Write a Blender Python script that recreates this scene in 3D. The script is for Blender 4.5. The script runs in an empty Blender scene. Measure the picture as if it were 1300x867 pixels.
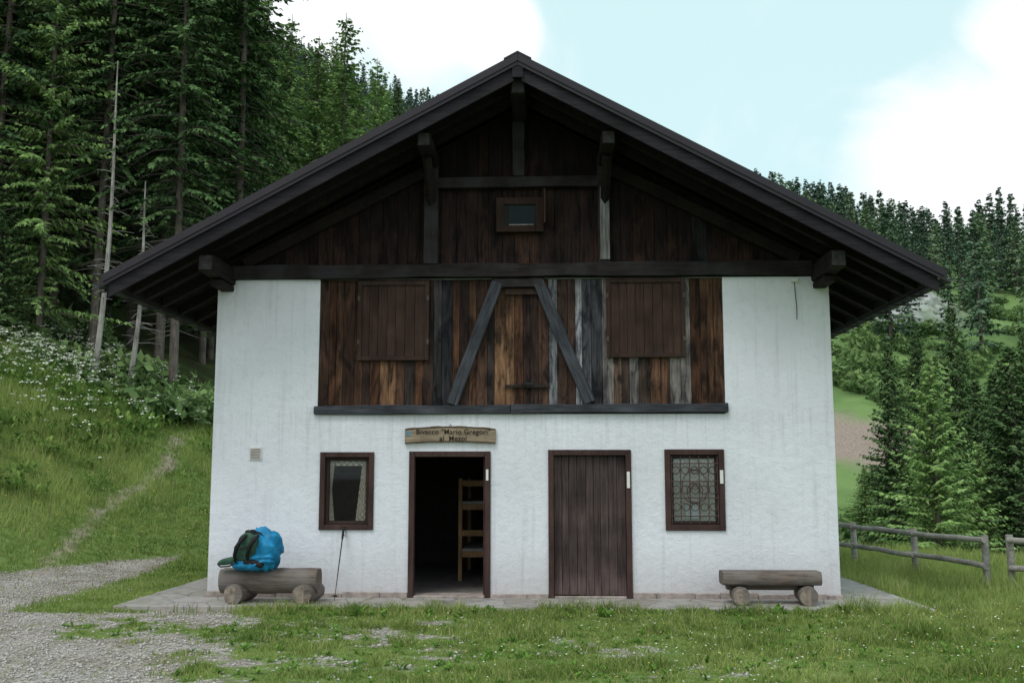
import bpy, math, random
import numpy as np
from mathutils import Vector, Matrix

random.seed(7)
rng = np.random.default_rng(7)
scene = bpy.context.scene
COL = scene.collection
R = math.radians

# ------------------------------------------------------------------ helpers
def link(o, parent=None):
    COL.objects.link(o)
    if parent is not None:
        o.parent = parent
    return o

def group(name, loc=(0, 0, 0), rotz=0.0):
    e = bpy.data.objects.new(name, None)
    e.location = loc
    e.rotation_euler = (0, 0, rotz)
    e.empty_display_size = 0.2
    return link(e)

def mesh_obj(name, verts, faces, mat=None, parent=None, smooth=False):
    me = bpy.data.meshes.new(name)
    me.from_pydata([tuple(v) for v in verts], [], faces)
    if mat: me.materials.append(mat)
    if smooth:
        for p in me.polygons: p.use_smooth = True
    me.update()
    return link(bpy.data.objects.new(name, me), parent)

def fast_tris(name, V, T, mats, matidx=None, attrs=None, smooth=False):
    me = bpy.data.meshes.new(name)
    V = np.ascontiguousarray(V, dtype=np.float32); T = np.ascontiguousarray(T, dtype=np.int32)
    me.vertices.add(len(V)); me.vertices.foreach_set("co", V.ravel())
    me.loops.add(T.size); me.loops.foreach_set("vertex_index", T.ravel())
    me.polygons.add(len(T)); me.polygons.foreach_set("loop_start", np.arange(0, T.size, T.shape[1], dtype=np.int32))
    for m in mats: me.materials.append(m)
    if matidx is not None:
        me.polygons.foreach_set("material_index", np.asarray(matidx, dtype=np.int32))
    me.update(calc_edges=True)
    if smooth:
        me.polygons.foreach_set("use_smooth", np.ones(len(T), dtype=bool))
    for k, a in (attrs or {}).items():
        at = me.attributes.new(k, 'FLOAT', 'POINT')
        at.data.foreach_set("value", np.ascontiguousarray(a, dtype=np.float32))
    return me

class MB:
    """mesh builder gathering parts into one mesh"""
    def __init__(s): s.v = []; s.f = []; s.t = []
    def add(s, vs, fs, tint=None):
        o = len(s.v); s.v += [tuple(v) for v in vs]; s.f += [tuple(i + o for i in f) for f in fs]
        s.t += [tint or (1, 1, 1)] * len(vs)
    def box(s, a, b, tint=None):
        (x0, y0, z0), (x1, y1, z1) = a, b
        s.add([(x0,y0,z0),(x1,y0,z0),(x1,y1,z0),(x0,y1,z0),(x0,y0,z1),(x1,y0,z1),(x1,y1,z1),(x0,y1,z1)],
              [(0,3,2,1),(4,5,6,7),(0,1,5,4),(1,2,6,5),(2,3,7,6),(3,0,4,7)], tint)
    def obj(s, name, mat, parent=None, smooth=False, bevel=0.0):
        o = mesh_obj(name, s.v, s.f, mat, parent, smooth)
        at = o.data.color_attributes.new('tint', 'FLOAT_COLOR', 'POINT')
        at.data.foreach_set("color", np.array([(*t, 1.0) for t in s.t], dtype=np.float32).ravel())
        if bevel > 0:
            m = o.modifiers.new('bev', 'BEVEL'); m.width = bevel; m.segments = 2; m.limit_method = 'ANGLE'
        return o

def box(name, a, b, mat, parent=None, bevel=0.004):
    m = MB(); m.box(a, b)
    return m.obj(name, mat, parent, bevel=bevel)

def tube(name, pts, r, mat, parent=None, n=8, closed=False, rs=None, ret=False, wob=0.0):
    pts = [Vector(p) for p in pts]; N = len(pts)
    V = []; F = []
    up = Vector((0.12, 0.31, 0.94))
    for i, p in enumerate(pts):
        if closed: d = pts[(i+1) % N] - pts[i-1]
        else: d = pts[min(i+1, N-1)] - pts[max(i-1, 0)]
        d.normalize()
        a = d.cross(up)
        if a.length < 0.05: a = d.cross(Vector((1, 0, 0)))
        a.normalize(); b = d.cross(a)
        rr = rs[i] if rs else r
        for k in range(n):
            t = 2*math.pi*k/n
            q = rr*(1 + wob*random.uniform(-1, 1))
            V.append(p + a*math.cos(t)*q + b*math.sin(t)*q)
    M = N if closed else N-1
    for i in range(M):
        j = (i+1) % N
        for k in range(n):
            l = (k+1) % n
            F.append((i*n+k, i*n+l, j*n+l, j*n+k))
    if not closed:
        F.append(tuple(range(n))[::-1]); F.append(tuple((N-1)*n+k for k in range(n)))
    if ret: return V, F
    o = mesh_obj(name, V, F, mat, parent, True)
    m = o.modifiers.new('es', 'EDGE_SPLIT'); m.split_angle = R(50)
    return o

# value noise
_tab = np.random.default_rng(11).random((256, 256))
def vnoise(x, y):
    x = np.asarray(x, float); y = np.asarray(y, float)
    xi = np.floor(x).astype(int); yi = np.floor(y).astype(int)
    fx = x-xi; fy = y-yi
    fx = fx*fx*(3-2*fx); fy = fy*fy*(3-2*fy)
    a = _tab[xi % 256, yi % 256]; b = _tab[(xi+1) % 256, yi % 256]
    c = _tab[xi % 256, (yi+1) % 256]; d = _tab[(xi+1) % 256, (yi+1) % 256]
    return (a*(1-fx)+b*fx)*(1-fy)+(c*(1-fx)+d*fx)*fy
def fbm(x, y, o=4):
    s = 0; a = .5; t = 0
    for i in range(o):
        s = s+a*vnoise(x*2**i+17.3*i, y*2**i+9.1*i); t += a; a *= .55
    return s/t
def sm(v, a, b):
    t = np.clip((np.asarray(v, float)-a)/(b-a), 0, 1)
    return t*t*(3-2*t)

# ------------------------------------------------------------------ materials
def newmat(name):
    m = bpy.data.materials.new(name); m.use_nodes = True
    nt = m.node_tree; nt.nodes.clear()
    return m, nt
def rampn(nt, stops):
    n = nt.nodes.new('ShaderNodeValToRGB')
    cr = n.color_ramp
    while len(cr.elements) > 1: cr.elements.remove(cr.elements[-1])
    cr.elements[0].position = stops[0][0]; cr.elements[0].color = (*stops[0][1], 1)
    for p, c in stops[1:]:
        e = cr.elements.new(p); e.color = (*c, 1)
    return n
def mixc(nt, mode, fac, a, b):
    n = nt.nodes.new('ShaderNodeMix'); n.data_type = 'RGBA'; n.blend_type = mode
    for idx, v in ((0, fac), (6, a), (7, b)):
        if isinstance(v, bpy.types.NodeSocket): nt.links.new(v, n.inputs[idx])
        elif idx == 0: n.inputs[0].default_value = v
        else: n.inputs[idx].default_value = (*v, 1)
    return n.outputs[2]
def mathn(nt, op, a, b=0.5, clamp=False):
    n = nt.nodes.new('ShaderNodeMath'); n.operation = op; n.use_clamp = clamp
    for i, v in enumerate((a, b)):
        if isinstance(v, bpy.types.NodeSocket): nt.links.new(v, n.inputs[i])
        else: n.inputs[i].default_value = v
    return n.outputs[0]
def noisen(nt, vec, scale, detail=4, rough=.55, dist=0.0):
    n = nt.nodes.new('ShaderNodeTexNoise'); n.inputs['Scale'].default_value = scale
    n.inputs['Detail'].default_value = detail; n.inputs['Roughness'].default_value = rough
    n.inputs['Distortion'].default_value = dist
    if vec is not None: nt.links.new(vec, n.inputs['Vector'])
    return n.outputs[0]
def coords(nt, scale=(1, 1, 1)):
    t = nt.nodes.new('ShaderNodeTexCoord'); m = nt.nodes.new('ShaderNodeMapping')
    m.inputs['Scale'].default_value = scale
    nt.links.new(t.outputs['Object'], m.inputs['Vector'])
    return m.outputs[0]
def finish(nt, colr, rough=.8, bump=None, bstr=.3, bdist=.01, metallic=0.0, spec=.3):
    p = nt.nodes.new('ShaderNodeBsdfPrincipled'); o = nt.nodes.new('ShaderNodeOutputMaterial')
    if isinstance(colr, bpy.types.NodeSocket): nt.links.new(colr, p.inputs['Base Color'])
    else: p.inputs['Base Color'].default_value = (*colr, 1)
    p.inputs['Roughness'].default_value = rough; p.inputs['Metallic'].default_value = metallic
    p.inputs['Specular IOR Level'].default_value = spec
    if bump is not None:
        b = nt.nodes.new('ShaderNodeBump'); b.inputs['Strength'].default_value = bstr
        b.inputs['Distance'].default_value = bdist
        nt.links.new(bump, b.inputs['Height']); nt.links.new(b.outputs[0], p.inputs['Normal'])
    nt.links.new(p.outputs[0], o.inputs[0])
    return p

def wood(name, base, axis='z', lo=.35, hi=1.5, rough=.85, tint=False, grey=None, spec=.2, stain=0.0):
    m, nt = newmat(name)
    sc = {'x': (1.0, 16, 16), 'y': (16, 1.0, 16), 'z': (16, 16, 1.0)}[axis]
    c = coords(nt, sc); n1 = noisen(nt, c, 2.2, 6, .65, .4)
    c2 = coords(nt); n2 = noisen(nt, c2, 2.3, 3)
    rp = rampn(nt, [(.3, tuple(b*lo for b in base)), (.52, base), (.75, tuple(b*hi for b in base))])
    nt.links.new(n1, rp.inputs[0]); colr = rp.outputs[0]
    if grey:
        r2 = rampn(nt, [(.45, (0, 0, 0)), (.65, (1, 1, 1))]); nt.links.new(n2, r2.inputs[0])
        colr = mixc(nt, 'MIX', mathn(nt, 'MULTIPLY', r2.outputs[0], .6), colr, grey)
    else:
        r2 = rampn(nt, [(.3, (.6, .6, .6)), (.7, (1.2, 1.2, 1.2))]); nt.links.new(n2, r2.inputs[0])
        colr = mixc(nt, 'MULTIPLY', 1.0, colr, r2.outputs[0])
    if tint:
        a = nt.nodes.new('ShaderNodeAttribute'); a.attribute_name = 'tint'
        colr = mixc(nt, 'MULTIPLY', 1.0, colr, a.outputs['Color'])
    if stain:
        n3 = noisen(nt, coords(nt, (5, 5, 1.3) if axis == 'z' else (1.3, 5, 5)), 1.7, 5, .7, .6)
        r3 = rampn(nt, [(.38, (.25, .25, .28)), (.5, (.85, .85, .85)), (.66, (1.3, 1.22, 1.14))]); nt.links.new(n3, r3.inputs[0])
        colr = mixc(nt, 'MULTIPLY', stain, colr, r3.outputs[0])
        v = nt.nodes.new('ShaderNodeTexVoronoi'); v.inputs['Scale'].default_value = 3.1
        nt.links.new(coords(nt, (2.4, .01, 1.1)), v.inputs['Vector'])
        r4 = rampn(nt, [(.035, (.15, .12, .11)), (.075, (1, 1, 1))]); nt.links.new(v.outputs['Distance'], r4.inputs[0])
        colr = mixc(nt, 'MULTIPLY', .9, colr, r4.outputs[0])
    finish(nt, colr, rough, n1, .5, .01, spec=spec)
    return m
def plain(name, colr, rough=.7, var=.25, scale=8, metallic=0.0, bump=.15, spec=.3):
    m, nt = newmat(name)
    n = noisen(nt, coords(nt), scale, 4)
    rp = rampn(nt, [(.3, tuple(c*(1-var) for c in colr)), (.7, tuple(min(1, c*(1+var)) for c in colr))])
    nt.links.new(n, rp.inputs[0])
    finish(nt, rp.outputs[0], rough, n, bump, .01, metallic, spec)
    return m

def mat_plaster():
    m, nt = newmat('white_plaster')
    c = coords(nt)
    big = noisen(nt, c, .9, 4); mid = noisen(nt, c, 9, 4, .6); fine = noisen(nt, c, 42, 3, .6)
    r = rampn(nt, [(.3, (.685, .715, .775)), (.6, (.765, .80, .865))]); nt.links.new(big, r.inputs[0])
    r2 = rampn(nt, [(.25, (.91, .91, .91)), (.5, (1, 1, 1))]); nt.links.new(mid, r2.inputs[0])
    colr = mixc(nt, 'MULTIPLY', 1.0, r.outputs[0], r2.outputs[0])
    t = nt.nodes.new('ShaderNodeTexCoord'); s = nt.nodes.new('ShaderNodeSeparateXYZ')
    nt.links.new(t.outputs['Object'], s.inputs[0])
    z = mathn(nt, 'ADD', s.outputs[2], mathn(nt, 'MULTIPLY', mid, -.7))
    mr = nt.nodes.new('ShaderNodeMapRange'); mr.inputs[1].default_value = -.30; mr.inputs[2].default_value = .42
    mr.inputs[3].default_value = .6; mr.inputs[4].default_value = 0
    nt.links.new(z, mr.inputs[0])
    colr = mixc(nt, 'MIX', mr.outputs[0], colr, (.42, .385, .365))
    st = noisen(nt, coords(nt, (7, 7, .35)), 1.6, 4)
    r3 = rampn(nt, [(.54, (1, 1, 1)), (.78, (.86, .855, .84))]); nt.links.new(st, r3.inputs[0])
    colr = mixc(nt, 'MULTIPLY', 1.0, colr, r3.outputs[0])
    # darker runs just under the timber sill
    st2 = noisen(nt, coords(nt, (14, 14, .6)), 1.3, 4)
    mr2 = nt.nodes.new('ShaderNodeMapRange'); mr2.inputs[1].default_value = 1.7; mr2.inputs[2].default_value = 2.5
    nt.links.new(s.outputs[2], mr2.inputs[0])
    mr3 = nt.nodes.new('ShaderNodeMapRange'); mr3.inputs[1].default_value = 2.51; mr3.inputs[2].default_value = 2.6; mr3.inputs[3].default_value = 1; mr3.inputs[4].default_value = 0
    nt.links.new(s.outputs[2], mr3.inputs[0])
    r5 = rampn(nt, [(.52, (0, 0, 0)), (.72, (1, 1, 1))]); nt.links.new(st2, r5.inputs[0])
    f = mathn(nt, 'MULTIPLY', mathn(nt, 'MULTIPLY', mr2.outputs[0], mr3.outputs[0]), mathn(nt, 'MULTIPLY', r5.outputs[0], .35))
    colr = mixc(nt, 'MIX', f, colr, (.40, .38, .36))
    h = mathn(nt, 'ADD', mathn(nt, 'MULTIPLY', mid, 1.2), mathn(nt, 'MULTIPLY', fine, .5))
    finish(nt, colr, .9, h, .42, .026, spec=.12)
    return m

def mat_leaf(name, dark, light, transl=.25, attr='rnd', dry=None):
    m, nt = newmat(name)
    a = nt.nodes.new('ShaderNodeAttribute'); a.attribute_name = attr
    oi = nt.nodes.new('ShaderNodeObjectInfo')
    f = mathn(nt, 'ADD', a.outputs['Fac'], mathn(nt, 'MULTIPLY', mathn(nt, 'SUBTRACT', oi.outputs['Random'], .5), .4), True)
    colr = mixc(nt, 'MIX', f, dark, light)
    if dry:
        g = mathn(nt, 'GREATER_THAN', a.outputs['Fac'], 1.2)
        colr = mixc(nt, 'MIX', g, colr, dry)
    d = nt.nodes.new('ShaderNodeBsdfDiffuse')
    nt.links.new(colr, d.inputs[0])
    o = nt.nodes.new('ShaderNodeOutputMaterial')
    if transl > 0:
        t = nt.nodes.new('ShaderNodeBsdfTranslucent'); nt.links.new(colr, t.inputs[0])
        mx = nt.nodes.new('ShaderNodeMixShader'); mx.inputs[0].default_value = transl
        nt.links.new(d.outputs[0], mx.inputs[1]); nt.links.new(t.outputs[0], mx.inputs[2])
        nt.links.new(mx.outputs[0], o.inputs[0])
    else: nt.links.new(d.outputs[0], o.inputs[0])
    return m

M_plaster = mat_plaster()
M_plank = wood('weathered_planks', (1, 1, 1), 'z', .35, 1.45, .85, tint=True, stain=1.0)
M_trim = wood('shutter_trim', (1, 1, 1), 'z', .6, 1.3, .8, tint=True)
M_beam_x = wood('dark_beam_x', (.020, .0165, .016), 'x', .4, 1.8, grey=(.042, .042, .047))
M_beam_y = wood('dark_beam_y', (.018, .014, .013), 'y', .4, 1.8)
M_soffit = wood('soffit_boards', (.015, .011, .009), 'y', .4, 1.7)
M_greyx = wood('grey_beam_x', (.050, .055, .066), 'x', .35, 1.8)
M_frame = wood('brown_frame', (.066, .038, .034), 'z', .6, 1.3, .7)
M_doorw = wood('door_planks', (1, 1, 1), 'z', .4, 1.5, .75, tint=True)
M_metal = plain('roof_sheet_metal', (.019, .0155, .023), .5, .15, 3, 0.0, .05, .35)
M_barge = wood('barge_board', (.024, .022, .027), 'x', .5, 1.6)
M_black = plain('black_interior', (.012, .010, .009), .9)
M_room = plain('interior_wall', (.07, .06, .05), .9)
M_pine = wood('pine_wood', (.42, .25, .12), 'z', .7, 1.2, .6)
M_log = wood('old_log', (.15, .122, .106), 'x', .35, 1.7, .9, grey=(.21, .20, .19))
M_logend = plain('log_end', (.24, .20, .165), .9, .4, 20)
M_fence = wood('fence_wood', (.33, .315, .285), 'x', .5, 1.4, .9)
M_iron = plain('wrought_iron', (.05, .05, .055), .5, .2, 20, .3)
M_white = plain('white_plastic', (.72, .72, .70), .5, .06)
M_signw = wood('sign_wood', (.30, .24, .17), 'x', .55, 1.3, .7)
M_txt = plain('sign_letters', (.02, .014, .01), .7)
M_bark = wood('bark', (.15, .128, .112), 'z', .4, 1.6, .95)
M_deadbark = wood('dead_bark', (.36, .34, .32), 'z', .5, 1.4, .95)

def mat_paving():
    m, nt = newmat('paving')
    c = coords(nt)
    b = nt.nodes.new('ShaderNodeTexVoronoi'); b.feature = 'DISTANCE_TO_EDGE'; b.inputs['Scale'].default_value = 2.0
    nt.links.new(c, b.inputs['Vector'])
    b2 = nt.nodes.new('ShaderNodeTexVoronoi'); b2.inputs['Scale'].default_value = 2.0; nt.links.new(c, b2.inputs['Vector'])
    n = noisen(nt, c, 9, 5, .65)
    r = rampn(nt, [(.3, (.21, .19, .175)), (.7, (.40, .365, .345))]); nt.links.new(n, r.inputs[0])
    hs = nt.nodes.new('ShaderNodeHueSaturation'); hs.inputs['Saturation'].default_value = .08; hs.inputs['Value'].default_value = .6
    nt.links.new(b2.outputs['Color'], hs.inputs['Color'])
    cc = mixc(nt, 'MIX', .2, r.outputs[0], hs.outputs[0])
    e = rampn(nt, [(.0, (.5, .5, .45)), (.03, (1, 1, 1))]); nt.links.new(b.outputs['Distance'], e.inputs[0])
    cc = mixc(nt, 'MULTIPLY', 1.0, cc, e.outputs[0])
    # mossy, dusty blotches
    n2 = noisen(nt, c, 1.8, 5, .65); r2 = rampn(nt, [(.5, (0, 0, 0)), (.68, (1, 1, 1))]); nt.links.new(n2, r2.inputs[0])
    cc = mixc(nt, 'MIX', mathn(nt, 'MULTIPLY', r2.outputs[0], .5), cc, (.17, .17, .11))
    finish(nt, cc, .9, e.outputs[0], .4, .008)
    return m
M_pave = mat_paving()

def mat_ground():
    m, nt = newmat('ground')
    c = coords(nt)
    def at(n):
        a = nt.nodes.new('ShaderNodeAttribute'); a.attribute_name = n; return a.outputs['Fac']
    v = nt.nodes.new('ShaderNodeTexVoronoi'); v.inputs['Scale'].default_value = 48; nt.links.new(c, v.inputs['Vector'])
    sep = nt.nodes.new('ShaderNodeSeparateColor'); nt.links.new(v.outputs['Color'], sep.inputs[0])
    g = rampn(nt, [(0, (.16, .145, .135)), (.5, (.32, .30, .285)), (1, (.54, .51, .49))]); nt.links.new(sep.outputs[0], g.inputs[0])
    n0 = noisen(nt, c, 1.7, 6, .65)
    gr = rampn(nt, [(.35, (.62, .58, .47)), (.6, (1.05, 1.02, 1.0))]); nt.links.new(n0, gr.inputs[0])
    grav = mixc(nt, 'MULTIPLY', 1.0, g.outputs[0], gr.outputs[0])
    n1 = noisen(nt, c, 6, 5); n2 = noisen(nt, c, .09, 7, .65)
    gg = rampn(nt, [(.3, (.08, .12, .03)), (.55, (.14, .21, .055)), (.75, (.23, .26, .11))]); nt.links.new(n1, gg.inputs[0])
    gf = rampn(nt, [(.35, (.085, .15, .055)), (.5, (.15, .24, .08)), (.65, (.20, .30, .11))]); nt.links.new(n2, gf.inputs[0])
    grass = mixc(nt, 'MIX', at('far'), gg.outputs[0], gf.outputs[0])
    n5 = noisen(nt, c, 9, 6, .7)
    gm = mathn(nt, 'ADD', at('grassy'), mathn(nt, 'MULTIPLY', mathn(nt, 'SUBTRACT', n5, .5), 1.8))
    mr = nt.nodes.new('ShaderNodeMapRange'); mr.interpolation_type = 'SMOOTHSTEP'; mr.inputs[1].default_value = .32; mr.inputs[2].default_value = .68
    nt.links.new(gm, mr.inputs[0])
    col = mixc(nt, 'MIX', mr.outputs[0], grav, grass)
    dirt = rampn(nt, [(.35, (.23, .175, .145)), (.65, (.38, .31, .265))]); nt.links.new(n1, dirt.inputs[0])
    col = mixc(nt, 'MIX', at('dirt'), col, dirt.outputs[0])
    n3 = noisen(nt, c, .8, 5)
    ff = rampn(nt, [(.35, (.035, .030, .018)), (.55, (.05, .065, .024)), (.7, (.08, .13, .04))]); nt.links.new(n3, ff.inputs[0])
    col = mixc(nt, 'MIX', at('forest'), col, ff.outputs[0])
    rk = rampn(nt, [(.38, (.17, .19, .17)), (.5, (.34, .35, .355)), (.65, (.50, .50, .51))]); nt.links.new(n3, rk.inputs[0])
    col = mixc(nt, 'MIX', at('rock'), col, rk.outputs[0])
    finish(nt, col, .95, v.outputs['Distance'], .4, .01, spec=.1)
    return m
M_ground = mat_ground()

# ------------------------------------------------------------------ terrain
def slope_s(x, y): return (x+8.2)*-.89+(y-2.4)*.456
RX = [-500, -102, -46, -15, 70, 111, 159, 207, 400, 900]
RZ = [260, 170, 148, 138, 114, 96, 80, 68, 52, 45]
def H(x, y):
    x = np.asarray(x, float); y = np.asarray(y, float)
    s = slope_s(x, y)
    L = .5*.5*np.logaddexp(0, s/.5)
    g = (y-8)*.7+(x-6)*.7
    V = -4.5*sm(g, 1, 15)*sm(x, 4, 10)
    base = L+V
    base = base + sm(s, .5, 5)*(fbm(x*.35, y*.35)-.5)*.9
    yy = np.where(y > 400, 400-(y-400)*.3, y)
    M = np.interp(x, RX, RZ)*(yy-70)/330
    M = M+sm(y, 75, 140)*(fbm(x*.02+5, y*.02)-.5)*16
    k = 3.0
    z = base+k*np.logaddexp(0, (M-base)/k)
    # a rocky step in the hillside
    z = z+4.5*(1-sm(np.hypot((x-54)/20, (y-142)/14), .3, 1.0))
    z = z+(fbm(x*1.5, y*1.5)-.5)*.05*(1-sm(np.abs(x-.1), 5.4, 4.6)*sm(y, -1.6, -.9))*1.0
    flat = (np.abs(x-.13) < 5.0) & (y > -1.0) & (y < 10)
    z = np.where(flat, np.minimum(z, .0), z)
    return z

PATH = [(-7.6, 2.8), (-7.95, 4.6), (-8.1, 6.3), (-8.2, 8.0), (-8.15, 10.4), (-8.6, 13)]
def path_d(x, y):
    d = np.full(np.shape(x), 1e9)
    for (ax, ay), (bx, by) in zip(PATH[:-1], PATH[1:]):
        ux, uy = bx-ax, by-ay; t = np.clip(((x-ax)*ux+(y-ay)*uy)/(ux*ux+uy*uy), 0, 1)
        d = np.minimum(d, np.hypot(x-ax-t*ux, y-ay-t*uy))
    return d
def grassmask(x, y):
    s = slope_s(x, y)
    n = (fbm(x*.8+3, y*.8+7, 6)-.5)*2.0+(fbm(x*4, y*4+7, 3)-.5)*1.3
    g = .56+(x+1.8)*.17+n
    g = np.maximum(g, sm(x, 1.2, 3.4)*1.2)
    g = np.maximum(g, .9*sm(y, -2.1, -1.4)*sm(x, -4.2, -2.6)*(1-sm(y, -.6, -.2))+n*.5)
    g = np.maximum(g, .9*sm(x, -6.6, -5.9)*(1-sm(x, -4.6, -4.2))*sm(y, -1.6, -.6)+n*.35)
    g = np.maximum(g, sm(s, -.5, .5)*1.3+n*.2)
    g = np.where(y > 7.5, 1.0, g)
    return sm(g, .0, 1.0)
def dirtmask(x, y):
    w = fbm(x*1.3, y*1.3)
    p = (1-sm(path_d(x, y)+(fbm(x*4, y*4)-.5)*.5, .0, .22))*.75*sm(w, .25, .5)
    q = (1-sm(np.hypot((x-34)/10, (y-82)/8)+(fbm(x*.3, y*.3)-.5)*.8, .7, 1.0))
    return np.maximum(p, q)
def forestmask(x, y):
    s = slope_s(x, y)
    f = sm(y+(fbm(x*.3, y*.3)-.5)*4, 14.0, 18)*sm(s, 4, 7)
    return np.clip(f, 0, 1)

def axis(a, b, step, lo, hi, gr=1.07):
    core = list(np.arange(a, b+1e-6, step))
    l = []; p = a; st = step
    while p > lo: st *= gr; p -= st; l.append(p)
    r = []; p = b; st = step
    while p < hi: st *= gr; p += st; r.append(p)
    return np.array(l[::-1]+core+r)
xs = axis(-13, 10, .10, -1500, 1500, 1.06); ys = axis(-10, 13, .10, -300, 1500, 1.04)
X, Y = np.meshgrid(xs, ys, indexing='ij')
Z = H(X, Y)
nx, ny = X.shape
idx = np.arange(nx*ny).reshape(nx, ny)
Q = np.stack([idx[:-1, :-1], idx[1:, :-1], idx[1:, 1:], idx[:-1, 1:]], -1).reshape(-1, 4)
V = np.stack([X, Y, Z], -1).reshape(-1, 3)
rock = ((1-sm(np.hypot((X-52)/17, (Y-136)/13), .6, 1.0))*sm(fbm(X*.25, Y*.25), .30, .42)).ravel()
me = fast_tris('ground', V, Q, [M_ground], attrs={
    'grassy': grassmask(X, Y).ravel(), 'dirt': dirtmask(X, Y).ravel(),
    'forest': forestmask(X, Y).ravel()*(1-sm(X, 10, 25)).ravel(), 'rock': rock,
    'far': sm(Y, 15, 50).ravel()}, smooth=True)
link(bpy.data.objects.new('ground', me))

# ------------------------------------------------------------------ grass
M_grass = mat_leaf('grass_blades', (.095, .17, .032), (.40, .48, .16), .35, dry=(.50, .44, .24))
def blades(P, hgt, wid, mat, colr, name, segs3=True, lean=.5):
    n = len(P)
    z = H(P[:, 0], P[:, 1])
    base = np.stack([P[:, 0], P[:, 1], z-.01], -1)
    a = rng.random(n)*2*np.pi
    d = np.stack([np.cos(a), np.sin(a), np.zeros(n)], -1)
    a2 = rng.random(n)*2*np.pi
    l = np.stack([np.cos(a2), np.sin(a2), np.zeros(n)], -1)*(rng.random(n)*lean)[:, None]
    up = np.array([0, 0, 1.0])
    h = hgt[:, None]; w = wid[:, None]*.5
    colr = np.where(rng.random(n) < .055, 1.5, np.clip(colr, 0, 1))
    if segs3:
        mid = base+up*h*.55+l*h*.35
        tip = base+up*h*.95+l*h*1.0
        Vv = np.stack([base-d*w, base+d*w, mid-d*w*.8, mid+d*w*.8, tip], 1).reshape(-1, 3)
        k = np.arange(n)[:, None]*5
        T = np.concatenate([k+[0, 1, 2], k+[1, 3, 2], k+[2, 3, 4]], 1).reshape(-1, 3)
        c = np.repeat(colr, 5)
    else:
        tip = base+up*h*.95+l*h*.9
        Vv = np.stack([base-d*w, base+d*w, tip], 1).reshape(-1, 3)
        k = np.arange(n)[:, None]*3
        T = (k+[0, 1, 2]); c = np.repeat(colr, 3)
    return link(bpy.data.objects.new(name, fast_tris(name, Vv, T, [mat], attrs={'rnd': c})))

def scatter(x0, x1, y0, y1, dens):
    n = int((x1-x0)*(y1-y0)*dens)
    return np.stack([rng.uniform(x0, x1, n), rng.uniform(y0, y1, n)], -1)
def house_free(P):
    x, y = P[:, 0], P[:, 1]
    return ~((x > -4.95) & (x < 5.25) & (y > -1.0-.03*(x)) & (y < 10.2))

P = scatter(-8, 8, -8.5, -.9, 3300); P = P[house_free(P)]
g = grassmask(P[:, 0], P[:, 1]); n5 = fbm(P[:, 0]*7, P[:, 1]*7, 3)
P = P[rng.random(len(P)) < sm(g+(n5-.5)*1.1, .2, .75)*.93+.07]
cl = fbm(P[:, 0]*2.6, P[:, 1]*2.6); cl2 = fbm(P[:, 0]*.7+4, P[:, 1]*.7); cl3 = fbm(P[:, 0]*6, P[:, 1]*6)
gm = grassmask(P[:, 0], P[:, 1])
hg = (.022+.15*sm(cl, .3, .8)**1.3*rng.random(len(P)))*(.35+.70*gm)*(1+1.0*sm(P[:, 0], 2.5, 6.5))
edgeg = np.exp(-((P[:, 1]+1.12)/.17)**2)*(P[:, 0] > -4.4)*sm(fbm(P[:, 0]*2.2, P[:, 1]*0+3), .25, .6)
hg = hg+edgeg*.17*rng.random(len(P))
cr = .34+1.1*(cl2-.4)+.8*(cl3-.5)+.5*(rng.random(len(P))-.5)
blades(P, hg, .006+.007*rng.random(len(P)), M_grass, cr, 'lawn_grass', True, .95)

P = scatter(-22, -4.9, -1.0, 18, 700); P = P[house_free(P)]
s = slope_s(P[:, 0], P[:, 1]); keep = rng.random(len(P)) < grassmask(P[:, 0], P[:, 1])*(1-.8*dirtmask(P[:, 0], P[:, 1]))*(1-.8*forestmask(P[:, 0], P[:, 1]))
P = P[keep]; s = s[keep]
cl = fbm(P[:, 0]*.9, P[:, 1]*.9); cl3 = fbm(P[:, 0]*3, P[:, 1]*3)
hg = .05+.02*rng.random(len(P))+sm(s, -.2, 4)*(.04+.48*sm(cl, .25, .8)*rng.random(len(P))**1.3)
cr = .42+1.3*(cl-.45)+.8*(cl3-.5)+.4*(rng.random(len(P))-.5)+.25*sm(s, 0, 5)
blades(P, hg, .012+.014*rng.random(len(P)), M_grass, cr, 'meadow_grass', False, .8)
P = scatter(4.6, 17, -1.2, 13, 850); P = P[house_free(P)]
cl = fbm(P[:, 0]*1.1, P[:, 1]*1.1)
hg = .07+.34*sm(cl, .3, .8)*rng.random(len(P))
cr = .50+1.1*(cl-.5)+.45*(rng.random(len(P))-.5)
blades(P, hg, .010+.013*rng.random(len(P)), M_grass, cr, 'verge_grass', False, .8)

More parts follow.
